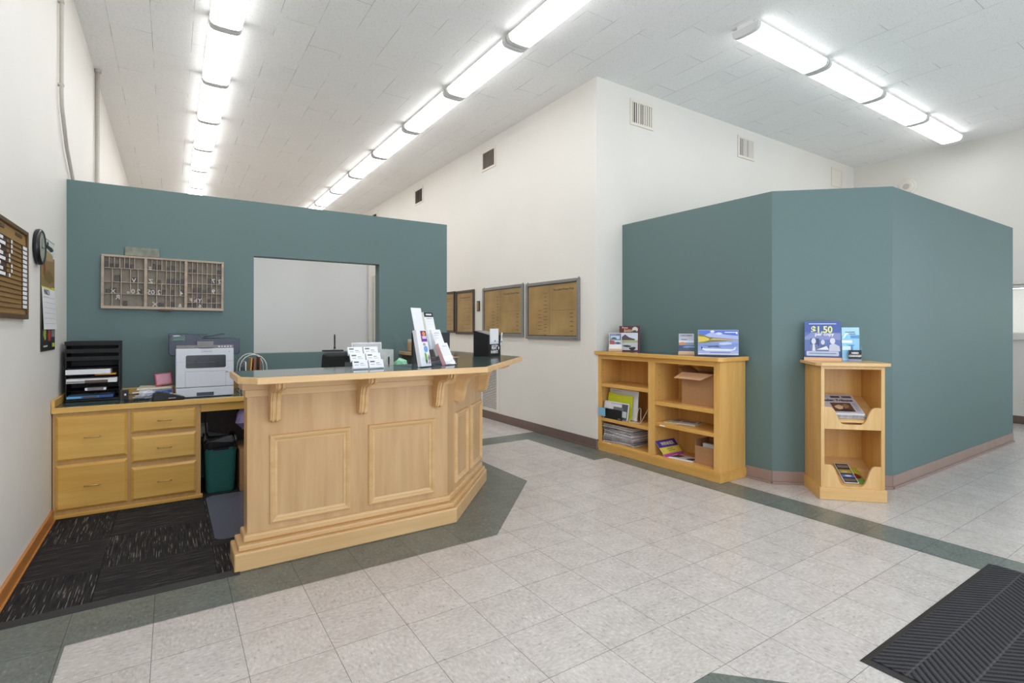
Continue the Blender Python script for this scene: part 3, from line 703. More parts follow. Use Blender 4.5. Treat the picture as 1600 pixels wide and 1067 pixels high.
o = m.build('chair_mat', CM); tag(o, 'grey translucent looking chair mat on the dark carpet behind the counter', 'chair mat')
t = thing('office_chair', 'black office chair behind the reception counter, only its back top visible', 'chair', (1.15, 4.16, .016), -14)
m = MB(); m.lathe([(.03, .08), (.03, .40)], n=12); m.build('gas_column', M_BLACK, t)
for k in range(5):
    a = 2 * PI * k / 5; l = MB().tube([(0, 0, .085), (.29 * math.cos(a), .29 * math.sin(a), .07)], [.03, .018], 8).build('base_leg', M_BLACK, t)
    MB().lathe([(.006, -.018), (.03, -.018), (.03, .018), (.006, .018)], (.29 * math.cos(a), .29 * math.sin(a), .031), 'x', 12).build('caster', M_BLACK, l)
MB().box(-.24, .24, -.23, .23, .40, .48).build('seat', M_BLACKM, t, bevel=.035, seg=4)
m = MB()
for k in range(7):
    pass
m.hexa([(-.20, -.25, .55), (.20, -.25, .55), (.20, -.19, .55), (-.20, -.19, .55), (-.165, -.31, 1.085), (.165, -.31, 1.085), (.165, -.25, 1.085), (-.165, -.25, 1.085)])
m.build('backrest', M_BLACKM, t, bevel=.04, seg=4)
B(-.04, .04, -.235, -.2, .40, .6).build('back_support', M_BLACK, t)

# ================================================================ ON THE DESK
t = thing('letter_tray_tower', 'black eight tier letter tray tower at the left end of the desk', 'letter tray', (-.475, 4.83, .7505))
W2, D2 = .155, .115
B(-W2, W2, -.02, D2 * 2, 0, .018).build('base', M_BLACKM, t, bevel=.003)
B(-W2, -W2 + .006, .0, D2 * 2, .018, .43).build('side_panel', M_BLACKM, t); B(W2 - .006, W2, .0, D2 * 2, .018, .43).build('side_panel', M_BLACKM, t)
B(-W2 + .006, W2 - .006, D2 * 2 - .006, D2 * 2, .018, .43).build('back_panel', M_BLACKM, t)
for k in range(8):
    z = .02 + k * .0545
    m = MB(); m.box(-W2 + .007, W2 - .007, -.02, D2 * 2 - .007, z, z + .004)
    m.hexa([(-W2, -.03, z), (W2, -.03, z), (W2, -.02, z), (-W2, -.02, z), (-W2, -.035, z + (.03 if k > 4 else .0045)), (W2, -.035, z + (.03 if k > 4 else .0045)), (W2, -.028, z + (.03 if k > 4 else .0045)), (-W2, -.028, z + (.03 if k > 4 else .0045))])
    m.build('tray', M_BLACKM, t, bevel=.002)
TB = lambda x, y, z: (-.475 + x, 4.83 + y, .7505 + z)
def stack(name, label, cat, loc, sx, sy, sz, mt, group=None, rz=0, extra=()):
    o = B(-sx / 2, sx / 2, -sy / 2, sy / 2, 0, sz).build(name, mt, bevel=.0015); o.location = loc; o.rotation_euler = (0, 0, R(rz)); tag(o, label, cat, group)
    return o
stack('paper_ream', 'thick white paper ream sticking out of the middle tray', 'paper', TB(-.02, .02, .1968), .25, .19, .034, M_PAPER)
stack('envelope_pack', 'orange edged envelopes under the white ream in the tray tower', 'envelope', TB(.075, .03, .1880), .12, .19, .008, plain('orange_card', (224, 150, 48), .6))
o = stack('printed_booklets', 'grey and white booklets in the tray below the white ream', 'booklet', TB(.0, .03, .134), .285, .19, .032, M_PAPER)
B(-.14, -.03, -.0956, -.0951, .002, .016).build('grey_print', plain('grey_print', (150, 146, 142), .6), o); B(-.04, .09, -.0957, -.0951, .0, .02).build('brown_print', plain('brown_print', (96, 78, 66), .6), o)
o = stack('plastic_case', 'clear plastic case in a low tray of the black tower', 'case', TB(.02, .03, .0785), .11, .19, .022, plain('grey_case', (120, 116, 116), .3)); B(-.06, -.045, -.0965, -.08, .002, .02).build('clip', M_PAPER, o); B(.045, .06, -.0965, -.08, .002, .02).build('clip', M_PAPER, o)
o = stack('blue_booklets', 'blue printed booklets in the second lowest tray', 'booklet', TB(.0, .03, .0515 + .0275), .26, .19, .001, M_PAPER) if 0 else stack('blue_booklets', 'blue printed booklets in the tray just above the bottom papers', 'booklet', TB(-.01, .03, .0246), .26, .19, .018, plain('blue_print', (70, 120, 176), .45))
B(-.13, -.05, -.0956, -.0951, .002, .016).build('light_blue_print', paint('#6fb4e2'), o); B(-.04, .04, -.0956, -.0951, .003, .014).build('brown_print', plain('brown_print', (96, 78, 66), .6), o); B(.05, .13, -.0956, -.0951, .001, .017).build('navy_print', paint('#2d4a8a'), o)
o = MB().hexa([(-.02, -.13, 0), (.10, -.13, .01), (.10, .05, .01), (-.02, .05, 0), (-.02, -.13, .0008), (.10, -.13, .0108), (.10, .05, .0108), (-.02, .05, .0008)]).build('loose_sheet', M_PAPER); o.location = TB(.03, .10, .353); tag(o, 'loose pale sheet poking out of the second tray from the top', 'paper')
o = MB().hexa([(-.14, -.12, 0), (.12, -.12, .012), (.12, .06, .012), (-.14, .06, 0), (-.14, -.12, .001), (.12, -.12, .013), (.12, .06, .013), (-.14, .06, .001)]).build('magazine', M_NEWS); o.location = TB(.0, .105, .0066 + .0175 - .0235 + .0125); tag(o, 'grey magazine lying over the blue booklets low in the black tray tower', 'magazine'); o.location.z = .7505 + .0432; o.scale = (1, .85, .35)

# multifunction printer
t = thing('laser_printer', 'white and charcoal blue multifunction laser printer on the desk', 'printer', (.22, 4.62, .7505))
h = .192
m = MB(); m.box(-h, h, .0, .36, .076, .372); m.build('body', M_PWHITE, t, bevel=.006)
B(-h, h, .0, .36, .004, .0735).build('paper_drawer', M_PWHITE, t, bevel=.004)
m = MB().box(-.058, .056, -.003, .0, .010, .036); m.build('drawer_grip', M_NAVY, t, bevel=.006)
for x in (-h + .02, h - .05): B(x, x + .03, .05, .3, 0, .004).build('foot', M_BLACK, t)
B(-h + .001, h - .001, .004, .35, .3725, .396).build('control_strip', M_PGREY, t, bevel=.003)
m = MB()
for k in range(5): m.box(.085 + k * .02, .097 + k * .02, .0015, .004, .379, .389)
m.build('buttons', M_PWHITE, t)
B(-.045, .05, -.006, .004, .376, .386).build('latch', M_PGREY, t, bevel=.002)
m = MB(); pts = [(-.128, .228), (-.12, .222), (.128, .222), (.137, .23), (.137, .313), (.13, .32), (-.12, .32), (-.128, .312)]
m.prism(pts, -.0015, .0003, 'y'); m.build('output_slot', plain('slot_dark', (30, 34, 38), .25, var=.25, scale=10), t)
B(-.12, .06, -.006, -.0016, .262, .266).build('slot_bar', M_NAVY, t)
m = MB()
for a, b, c, d in ((-.132, .137, .196, .1975), (-.132, -.1305, .076, .196), (.1355, .137, .076, .196)): m.box(a, b, -.0006, -.0001, c, d)
m.build('panel_seam', M_PGREY, t); m = MB(); m.box(-h, -.132, -.0006, -.0001, .27, .2712); m.box(.141, h, -.0006, -.0001, .27, .2712); m.build('panel_seam', M_PGREY, t)
B(.139, .152, -.004, .0, .183, .19).build('door_button', M_PGREY, t, bevel=.001)
lettering('Lexmark', .020, paint('#8d919c'), t, (.01, -.0008, .343), 'logo_lettering')
B(.155, .166, -.0008, -.0001, .343, .3465).build('model_mark', M_PGREY, t)
m = MB(); m.prism([(-.238, .337), (-.225, .318), (.225, .318), (.238, .337), (.238, .443), (-.02, .446), (-.05, .478), (-.238, .482)], .035, .35, 'y')
sc = m.build('scanner', M_NAVY, t, bevel=.006)
B(-.058, .056, .010, .036, .388, .424).build('scanner_grip', M_PGREY, sc, bevel=.004)
B(-.218, -.13, .0325, .0345, .43, .476).build('display', plain('display', (14, 24, 30), .2), sc)
gm = paint('#2f9c7c'); m = MB(); m.box(-.205, -.15, .0318, .0324, .440, .446); m.box(-.205, -.135, .0318, .0324, .456, .459); m.box(-.147, -.138, .0318, .0324, .440, .448); m.build('display_text', gm, sc)
B(-.208, -.165, .0318, .0324, .465, .471).build('display_heading', M_PWHITE, sc)
m = MB().hexa([(.0, .10, .452), (.14, .10, .476), (.14, .30, .476), (.0, .30, .452), (.0, .10, .458), (.14, .10, .484), (.14, .30, .484), (.0, .30, .458)]); m.box(-.065, .02, .10, .30, .470, .478); m.build('document_feeder', M_NAVY, sc, bevel=.002)

# clutter between tray tower and printer
t = thing('mailing_box', 'blue and white mailing box lying in the desk clutter', 'box', (-.10, 4.83, .7505), 4)
B(-.105, .105, -.075, .075, 0, .062).build('box_body', paint('#dfe3ee'), t, bevel=.002)
graphic('printed_side', [([(-.05, .012), (.10, .012), (.10, .056), (.0, .056)], '#6f8fd8'), ([(.0, .014), (.06, .014), (.03, .05)], '#e6eaf4'), ([(.02, .045), (.032, .03), (.045, .045)], '#2c3348'), ([(.085, .02), (.10, .02), (.10, .056), (.07, .056)], '#3f63c4')], t, -.0752)
o = MB().hexa([(-.115, -.09, 0), (.11, -.09, .004), (.11, .09, .004), (-.115, .09, 0), (-.11, -.085, .014), (.105, -.085, .018), (.105, .085, .018), (-.11, .085, .02)]).build('paper_pile', plain('cream_paper', (216, 204, 182), .7, var=.1, scale=80), bevel=.002); place(o, (-.095, 4.83, .8136), (0, 0, -5)); tag(o, 'pile of cream papers on top of the blue and white box', 'paper')
t = thing('red_box', 'translucent red plastic box tilted on the paper pile', 'box', (-.043, 4.835, .832)); t.rotation_euler = (R(-8), R(-6), R(6))
B(-.056, .056, -.012, .028, .0035, .098).build('shell', plain('red_plastic', (176, 74, 92), .25, var=.1), t, bevel=.006); B(-.045, .045, -.0138, -.0122, .016, .088).build('lid_window', plain('pink_plastic', (190, 106, 130), .2, var=.08), t, bevel=.003)
t = thing('plastic_bag_of_papers', 'crumpled clear bag of white slips in front of the mailing box', 'bag', (-.16, 4.70, .7505))
m = MB()
for k in range(9):
    a, b = random.uniform(-.05, .05), random.uniform(-.03, .03); z = .004 + k * .006
    m.hexa([(a - .03, b - .02, z), (a + .03, b - .02, z + .004), (a + .03, b + .02, z + .006), (a - .03, b + .02, z), (a - .03, b - .02, z + .005), (a + .03, b - .02, z + .009), (a + .03, b + .02, z + .01), (a - .03, b + .02, z + .005)])
m.build('slips', M_PAPER, t)
m = MB(); m.lathe([(.085, .0008), (.09, .02), (.075, .05), (.05, .066), (.01, .068)], n=14)
for v in m.bm.verts: v.co.x *= 1 + random.uniform(-.12, .12); v.co.y *= .42 * (1 + random.uniform(-.1, .1)); v.co.z *= 1 + random.uniform(-.12, .05)
m.build('bag_film', M_ACR, t)
t = thing('card_terminal', 'black card payment terminal in front of the mailing box', 'card terminal', (-.022, 4.566, .7505), 8)
MB().prism([(-.095, 0), (.10, 0), (.105, .02), (.02, .046), (-.06, .062), (-.09, .05)], -.04, .04, 'y').build('body', M_BLACK, t, bevel=.006)
m = MB()
for i in range(4):
    for j in range(3):
        x = .012 + i * .02; z = .0495 - i * .0062
        m.box(x, x + .014, -.028 + j * .02, -.014 + j * .02, z - .004, z + .002)
m.build('keypad', M_GREYV, t); B(.0, .045, -.0406, -.0398, .015, .02).build('stripe', M_GREYV, t)
MB().hexa([(-.055, -.03, .062), (-.005, -.03, .052), (-.005, .03, .052), (-.055, .03, .062), (-.055, -.03, .064), (-.005, -.03, .054), (-.005, .03, .054), (-.055, .03, .064)]).build('screen', M_NAVY, t)
t = thing('coiled_cord', 'short coiled black cord lying at the desk edge', 'cord', (-.225, 4.575, .7505))
m = MB(); P_ = [(-.055 + .0011 * k, .010 * math.cos(k * .8) + .02 * math.sin(k * .02), .0115 + .010 * math.sin(k * .8)) for k in range(110)]; m.tube(P_, .0022, 5); m.build('coil', M_BLACK, t)
m = MB().tube([(.065, .03, .004), (.085, .05, .004), (.09, .09, .004)], .003, 5); m.build('tail', M_BLACK, t)
t = thing('framed_card', 'small dark framed card standing beside the black tray tower', 'picture frame', (-.285, 4.76, .7505), 3)
B(-.025, .025, -.006, .006, 0, .075).build('frame', plain('brown_frame', (104, 84, 62), .5), t, bevel=.002); B(-.02, .02, -.008, -.0062, .005, .07).build('card', M_BLACKM, t); B(-.004, .008, -.0088, -.0082, .03, .045).build('mark', M_PAPER, t)
# file rack with folders beside the printer
t = thing('file_rack', 'white wire file rack behind the counter end, right of the printer', 'file rack', (.565, 4.83, .7505))
for i, y in enumerate((-.10, .11)):
    arc = [(-.10, y, .004), (-.10, y, .2)] + [(-.10 * math.cos(PI * k / 10), y, .2 + .11 * math.sin(PI * k / 10)) for k in range(1, 10)] + [(.10, y, .2), (.10, y, .004)]
    MB().tube(arc, .004, 6).build('wire_hoop', M_WIRE, t, smooth=True)
m = MB()
for x in (-.1, .1): m.tube([(x, -.11, .0045), (x, .12, .0045)], .004, 6)
m.build('base_wire', M_WIRE, t)
B(.575 - .08, .575 + .07, 4.802, 4.81, .765, 1.03).build('x', M_PAPER) if 0 else None
for i, (hx, lb, x, rz) in enumerate((('#8a5638', 'brown folder in the white wire rack, rightmost', .05, 0), ('#b4522e', 'rust red folder in the middle of the white wire rack', .0, 2), ('#d9b46a', 'tan folder between the red folder and the white sheets in the wire rack', -.03, 4), ('#e4e2dc', 'white sheets at the left end of the wire rack', -.055, 0), ('#243a5a', 'navy blue folder behind the printer, left in the wire rack', -.085, 0))):
    o = B(-.004, .004, -.09, .1, .008, (.285, .275, .28, .25, .21)[i]).build('file_folder', paint(hx), bevel=.001); place(o, (.565 + x, 4.83, .7505), (0, rz, 0)); tag(o, lb, 'folder', 'folders in the wire rack')

# printer's tray on the partition
t = thing('type_case', 'weathered wooden printer type tray hanging on the teal partition', 'type case', (-.455, YP, 1.43), 0)
t.rotation_euler = (0, R(.5), 0)
CW, CH, CD = .83, .42, .036
B(.005, CW - .005, -.008, -.0006, .005, CH - .005).build('back_board', M_CASEB, t)
m = MB(); f = .018
for a, b, c, d in ((0, CW, 0, .022), (0, CW, CH - .016, CH), (0, f, .022, CH - .016), (CW - f, CW, .022, CH - .016)): m.box(a, b, -CD, -.0006, c, d)
dv = [f, .272, .292, .545, .565, CW - f]
m.box(dv[1], dv[2], -CD, -.008, .022, CH - .016); m.box(dv[3], dv[4], -CD, -.008, .022, CH - .016); m.build('frame', M_CASE, t, bevel=.002)
m = MB(); th = .0035; rows = [.022, .112, .203, .30, .355, CH - .016]; cells = []
def vdiv(x, z0, z1): m.box(x - th / 2, x + th / 2, -CD + .006, -.008, z0, z1)
def hdiv(x0, x1, z): m.box(x0, x1, -CD + .006, -.008, z - th / 2, z + th / 2)
secs = [(dv[0], dv[1]), (dv[2], dv[3]), (dv[4], dv[5])]
for si, (x0, x1) in enumerate(secs):
    rr = [.022, .112, .203, .30 + .01 * 0, CH - .016] if si < 2 else [.022, .066, .14, .22, .30, .365, CH - .016][:0] or [.022, .064, .142, .222, .304, .356, CH - .016][:0]
    if si < 2:
        rr = [.022, .118, .21, .318, CH - .016]
        for z in rr[1:-1]: hdiv(x0, x1, z)
        n_ = [[1.0, .42, .2], [.2, .42, .65, .84], [.2, .42, .65, .84], [.12, .25, .38, .5, .62, .75]] if si == 0 else [[.25, .5, .62, .75], [.25, .38, .5, .62, .75, .88], [.25, .5, .62, .75, .88], [.12, .25, .38, .5, .62, .75, .88]]
    else:
        rr = [.022, .066, .145, .225, .31, CH - .016]
        for z in rr[1:-1]: hdiv(x0, x1, z)
        n_ = [[k / 7 for k in range(1, 7)]] * 5
    for (za, zb), fr in zip(zip(rr, rr[1:]), n_):
        fr = sorted(q for q in fr if q < 1)
        for q in fr: vdiv(x0 + (x1 - x0) * q, za, zb)
        ed = [0] + fr + [1]; cells += [(x0 + (x1 - x0) * p_, x0 + (x1 - x0) * q_, za, zb) for p_, q_ in zip(ed, ed[1:])]
m.build('dividers', M_CASED, t)
for k, (a, b, c, d) in enumerate(cells):
    if random.random() < .62:
        w_ = min(b - a - .008, random.uniform(.018, .034)); h_ = min(d - c - .006, random.uniform(.03, .052)); x = a + .004 + random.random() * max(0, b - a - .008 - w_)
        B(x, x + w_, -.024, -.0082, c + .002, c + .002 + h_).build('type_block', M_TYPE, t, bevel=.001)
for ch, x, z, s in (('2', .80, .235, .05), ('7', .755, .235, .05), ('9', .755, .148, .05), ('6', .655, .024, .045), ('Y', .655, .07, .045), ('F', .592, .07, .045), ('h', .625, .07, .04), ('4', .525, .123, .045), ('2', .37, .123, .05), ('0', .33, .123, .05), ('5', .305, .123, .05), ('2', .235, .123, .05), ('0', .2, .123, .05), ('o', .17, .123, .035), ('X', .345, .025, .05), ('Z', .315, .213, .045), ('R', .105, .075, .05), ('V', .205, .213, .045), ('X', .075, .123, .04), ('&', .515, .025, .04), ('Z', .31, .322, .03)):
    lettering(ch, s, M_TYPEL, t, (x, -.025, z), 'wood_letter', ext=.003, bold=.0008, mirror=True)
m = MB(); m.box(.375, .465, -.05, -.036, -.012, .004); m.build('label_pull', plain('rust_brass', (92, 72, 58), .5, .5), t, bevel=.004)
o = B(0, .225, -.022, -.001, 0, .068).build('galley_plate', plain('mottled_zinc', (128, 130, 116), .6, .1, var=.25, scale=30), bevel=.001); o.location = (-.305, YP, 1.852); o.rotation_euler = (0, R(.5), 0); tag(o, 'mottled grey metal plate standing on top of the type tray', 'metal plate')
# pen in its base on the opening's sill
t = thing('desk_pen', 'black pen upright in a flat black base on the pass-through sill', 'pen', (1.335, 5.19, OZ1 - .87 + .0005))
MB().box(-.115, .08, -.03, .03, 0, .014).build('base', M_BLACK, t, bevel=.004)
MB().lathe([(.011, .015), (.012, .02), (.007, .05), (.008, .14), (.006, .165)], n=12).build('pen', M_BLACK, t, smooth=True)
MB().lathe([(.014, .014), (.014, .022), (.01, .026)], n=12).build('socket', M_BRASS, t)

# ================================================================ ON THE COUNTER
TOP = 1.0414
def at_counter(x, y): return (x, y, TOP)
t = thing('business_card_holder', 'clear acrylic six pocket business card holder on the counter', 'card holder', at_counter(.955, 2.955), 3)
def sheet(P, d=.002):              # thin clear sheet between two edge points lists in (y, z), width along x
    pass
m = MB()
CW_, pitch = .092, .096
for r_ in range(3):
    y, z = r_ * .042, .004 + r_ * .036
    m.hexa([(-.096, y - .002, z), (.096, y - .002, z), (.096, y + .03, z), (-.096, y + .03, z), (-.096, y - .002, z + .002), (.096, y - .002, z + .002), (.096, y + .03, z + .002), (-.096, y + .03, z + .002)])
    m.box(-.096, .096, y - .003, y - .0015, z, z + .012)
    m.hexa([(-.096, y + .028, z), (.096, y + .028, z), (.096, y + .030, z), (-.096, y + .030, z), (-.096, y + .044, z + .042), (.096, y + .044, z + .042), (.096, y + .046, z + .042), (-.096, y + .046, z + .042)])
for x in (-.098, .096): m.prism([(-.004, 0), (.13, 0), (.13, .11), (.09, .11)], x, x + .002, 'x')
m.build('acrylic_body', M_ACR, t)
names = ['front', 'middle', 'back']
inkg = paint('#585a60')
for r_ in range(3):
    for c_ in range(2):
        L_ = Vector((.955, 2.955, TOP)) + Matrix.Rotation(R(3), 3, 'Z') @ Vector((-.0475 + c_ * .095, r_ * .042 + .004, .0065 + r_ * .036))
        o = thing('business_cards', 'stack of white business cards in the %s %s pocket of the acrylic holder' % (names[r_], ('left', 'right')[c_]), 'business cards', L_, 3, 'business cards in the acrylic holder')
        o.rotation_euler = (R(-22), 0, R(3))
        B(-.0435, .0435, 0, .013, 0, .05).build('cards', M_PAPER, o, bevel=.0006)
        m = MB(); m.box(-.035, -.008, -.0004, -.0001, .034, .042); m.box(.0, .02, -.0004, -.0001, .027, .030); m.box(-.034, -.01, -.0004, -.0001, .02, .022); m.box(.0, .03, -.0004, -.0001, .018, .0195)
        m.build('print', inkg, o)
# leaflet rack: clear tiers, leaflets are things of their own
HX, HY, HR = 1.252, 2.892, 24
t = thing('leaflet_rack', 'clear acrylic tiered leaflet rack at the right end of the counter', 'leaflet rack', at_counter(HX, HY), HR)
M1 = Matrix.Rotation(R(HR), 3, 'Z')
def hp(x, y, z): return Vector((HX, HY, TOP)) + M1 @ Vector((x, y, z))
TILT = 27
def slanted(m, x0, x1, y, z, h, th, tilt=TILT):
    s_, c_ = math.sin(R(tilt)), math.cos(R(tilt))
    m.hexa([(x0, y, z), (x1, y, z), (x1, y + th, z), (x0, y + th, z), (x0, y + h * s_, z + h * c_), (x1, y + h * s_, z + h * c_), (x1, y + th + h * s_, z + h * c_), (x0, y + th + h * s_, z + h * c_)])
m = MB()
for (x0, x1, y, z, h) in ((.22, .322, -.006, .003, .06), (.23, .33, .060, .06, .07), (.216, .312, .119, .096, .07)):
    slanted(m, x0, x1, y, z, h, .002); slanted(m, x0, x1, y + .04, z, h * 2.1, .002); m.box(x0, x1, y, y + .044, z - .002, z)
m.prism([(-.008, 0), (.20, 0), (.20, .16), (.14, .16)], .332, .3345, 'x'); m.prism([(-.008, 0), (.20, 0), (.20, .22), (.14, .22)], .2, .2025, 'x'); m.box(-.004, .10, -.0062, -.0042, .003, .06); m.box(.06, .18, .048, .050, .003, .16); m.box(-.004, .2, .062, .064, .003, .2)
m.prism([(.02, 0), (.2, 0), (.22, .2), (.2, .2)], -.006, -.0035, 'x')
m.box(-.006, .3345, -.01, .2, 0, .0022)
m.build('acrylic_tiers', M_ACR, t)
def leaflet(lb, x, y, z, w_, h, th, items, side='#e4e4e6', tilt=TILT, hdr=None):
    o = thing('leaflet', lb, 'leaflet', hp(x, y, z), HR, 'leaflets in the clear counter rack'); o.rotation_euler = (R(-tilt), 0, R(HR))
    B(0, w_, 0, th, 0, h).build('pages', [paint(side)], o, bevel=.0008); B(.0005, w_ - .0005, -.0008, -.0001, .0005, h - .0005).build('cover', M_PAPER, o)
    graphic('printed_cover', items, o, -.0009); return o
leaflet('tall leaflet with a purple and green picture strip, front left in the clear rack', 0, 0, .006, .088, .225, .03,
        [((.034, .084, .150, .218), '#6a2a6e'), (blob(.062, .20, .014, .014), '#e08a3a'), ((.044, .08, .168, .186), '#d6c0e4'), ((.036, .084, .15, .157), '#8a4ab8'), (blob(.06, .105, .017, .02), '#6f9ad8'), (blob(.052, .134, .012, .008), '#9a9a8a'), (blob(.05, .05, .010, .034, 10, .3), '#6fae3c'), (blob(.05, .03, .007, .014, 8, .3), '#3a3a32'), (blob(.074, .05, .008, .02, 9, .4), '#8a7a8a'), (blob(.072, .02, .01, .008, 9, .4), '#c7a0b0')], tilt=12)
leaflet('plain white sheet standing tallest at the back left of the clear rack', .118, .135, .10, .092, .275, .003, [((.01, .03, .2, .22), '#e9e9ea')], tilt=14)
o = leaflet('white note pad with a black heading strip at the back of the clear rack', .214, .118, .10, .086, .250, .02, [((.0, .086, .216, .249), '#1c1c20'), ((.018, .072, .228, .238), '#d8d8d8'), ((.015, .07, .203, .207), '#9a9aa0')] + [((.012, .074, .185 - k * .02, .1862 - k * .02), '#c8c8cc') for k in range(6)], '#d9dccb', tilt=15)
leaflet('white form stack in the middle tier of the clear rack', .236, .066, .064, .09, .178, .03, [((.02, .07, .15, .155), '#a8a8b2'), ((.02, .06, .135, .139), '#b4b4be'), ((.02, .05, .115, .118), '#b4b4be')], '#dcdccc', tilt=24)
leaflet('white and pink form stack in the lowest front tier of the clear rack', .226, 0, .006, .09, .15, .03, [((.03, .07, .125, .129), '#9a9aa2'), ((.02, .022, .02, .12), '#cfcfd6')], '#dca8a8')
# payment drop box
t = thing('payment_drop_box', 'black payment drop box on the right leg of the counter', 'drop box', at_counter(2.195, 3.69), 30)
BW, BD = .205, .15
MB().prism([(0, 0), (BD, 0), (BD, .215), (0, .178)], 0, BW, 'x').build('body', M_BLACK, t, bevel=.002)
MB().hexa([(.02, .02, .1836), (BW - .02, .02, .1836), (BW - .02, BD - .02, .2110), (.02, BD - .02, .2110), (.02, .02, .1846), (BW - .02, .02, .1846), (BW - .02, BD - .02, .212), (.02, BD - .02, .212)]).build('lid', M_PGREY, t)
m = MB(); m.box(.01, .155, -.012, -.010, .10, .125); m.box(.01, .155, -.012, -.0002, .10, .102); m.build('note_pocket', M_ACR, t)
m = lettering('Lynden Tribune', .020, M_PAPER, t, (.10, -.0006, .083), sx=.9, bold=.0005)
lettering('PRINT', .034, M_PAPER, t, (.09, -.0006, .056), bold=.001); lettering('PAYMENTS', .034, M_PAPER, t, (.093, -.0006, .024), bold=.001, sx=.74)
MB().prism(blob(.168, .066, .009, .013), -.0009, -.0003, 'y').build('emblem', M_PAPER, t)
def onbox(x, y, z): return Vector((2.195, 3.69, TOP)) + Matrix.Rotation(R(30), 3, 'Z') @ Vector((x, y, z))
o = B(0, .138, -.0092, -.0012, 0, .128).build('note_sheets', M_PAPER); place(o, onbox(.012, 0, .1025), (0, 0, 30)); tag(o, 'white note sheets in the pocket of the black payment box', 'paper')
B(.068, .085, -.0097, -.0092, .018, .032).build('stamp_mark', inkg, o)
o = MB().lathe([(.004, 0), (.0065, .012), (.0065, .10), (.005, .112)], n=10).build('pen', M_PAPER, smooth=True); place(o, onbox(.188, -.010, .085), (4, 4, 0)); tag(o, 'white pen clipped to the right edge of the black payment box', 'pen')
MB().box(-.001, .001, -.0105, -.0075, .07, .105).build('clip', M_GREYV, o)
B(-.004, .004, -.0074, .0105, .03, .04).build('pen_loop', M_BLACK, o)
# staff side: document holders, screen, bag
t = thing('document_holder', 'white document holder board standing highest behind the business cards', 'document holder', (1.17, 3.62, .7505), 3)
m = MB().hexa([(-.11, 0, 0), (.11, 0, 0), (.11, .004, 0), (-.11, .004, 0), (-.11, .05, .425), (.11, .05, .425), (.11, .054, .425), (-.11, .054, .425)]); m.build('board', M_PAPER, t)
MB().hexa([(-.10, -.004, .03), (.10, -.004, .03), (.10, .0, .03), (-.10, .0, .03), (-.10, .041, .415), (.10, .041, .415), (.10, .045, .415), (-.10, .045, .415)]).build('paper_sheet', plain('grey_sheet', (206, 206, 210), .6), t)
t = thing('document_holder', 'clear grey document holder in front of the white board behind the cards', 'document holder', (1.215, 3.53, .7505), -8)
MB().hexa([(-.10, 0, 0), (.10, 0, 0), (.10, .004, 0), (-.10, .004, 0), (-.105, .045, .385), (.105, .045, .375), (.105, .05, .375), (-.105, .05, .385)]).build('board', plain('smoky_white', (196, 200, 198), .3), t)
MB().box(.065, .073, .024, .032, .27, .325).build('dark_clip', M_BLACK, t)
t = thing('computer_monitor', 'black computer monitor behind the leaflet rack, seen from the back', 'monitor', (1.71, 3.80, 1.0414), -22)
t.location = (1.71, 3.75, .7505); t.rotation_euler = (0, 0, 0)
B(-.158, .158, 0, .035, .16, .492).build('housing', M_BLACKM, t, bevel=.006)
B(-.15, .15, .0352, .037, .175, .478).build('screen', plain('screen_dark', (12, 13, 15), .15), t)
B(-.03, .03, -.03, -.0002, .02, .30).build('neck', M_BLACK, t, bevel=.004); B(-.10, .10, -.09, .08, .0, .018).build('base', M_BLACK, t, bevel=.005)
o = MB().lathe([(.05, .0), (.055, .1), (.06, .22), (.055, .28), (.045, .31), (.02, .325)], n=12)
for v in o.bm.verts: v.co.x *= 1 + random.uniform(-.2, .2); v.co.z *= 1 + random.uniform(-.05, .03)
o = o.build('plastic_bag', plain('green_white_bag', (150, 214, 172), .4, var=.3, scale=18)); place(o, (1.395, 3.60, .7505)); o.scale = (1, .8, .93); tag(o, 'small crumpled green and white bag peeking over the counter beside the document holders', 'bag')
m = MB(); m.prism([(1.49, 3.31), (1.93, 3.75), (1.93, 4.2), (1.3, 4.2), (1.3, 3.845), (1.452, 3.845), (1.452, 3.31)], .7203, .7500)
t0 = [x for x in bpy.data.objects if x.name == 'reception_counter'][0]
m.build('corner_worktop', M_LAM, t0, world=True)

t = thing('storage_jar', 'small tan container standing at the teal partition left of the black monitor', 'container', (2.03, 4.95, TOP))
MB().lathe([(.036, .0003), (.04, .01), (.04, .085), (.034, .098)], n=20).build('jar_body', plain('tan_jar', (170, 138, 104), .5, var=.15), t, smooth=False)
MB().lathe([(.037, .0985), (.037, .118), (.03, .121)], n=20).build('lid', plain('pale_lid', (196, 186, 172), .4), t)

# ================================================================ BOOKCASE
BKX, BKY = 3.77, 4.10
t = thing('bookcase', 'low honey maple bookcase with two bays against the teal wall', 'bookcase', (BKX, BKY, 0), -90)
W, D = 1.473, .352
HZ = M_HONEY
B(0, .02, .02, D, .0008, .999).build('side_panel', HZ, t); B(W - .02, W, .02, D, .0008, .999).build('side_panel', HZ, t)
B(.7, .78, .02, D - .012, .085, .975).build('divider', HZ, t)
B(.02, W - .02, D - .012, D, .0008, .999).build('back_panel', HZ, t)
for a_, b_, c_ in ((0, .058, .999), (W - .06, W, .999), (.702, .783, .955)): B(a_, b_, 0, .0198, .085, c_).build('stile', HZ, t, bevel=.002)
B(.058, W - .06, 0, .0198, .955, .999).build('top_rail', M_HONEYX, t, bevel=.002)
m = MB(); m.box(-.003, W + .012, -.012, 0.02, .0008, .0845); m.box(W, W + .012, .02, D, .0008, .0845); m.build('plinth', M_HONEYX, t, bevel=.003)
MB().prism([(-.012, -.035), (W + .005, -.035), (W + .035, -.005), (W + .035, D), (-.012, D)], .9995, 1.035).build('top', M_HONEYX, t, bevel=.004)
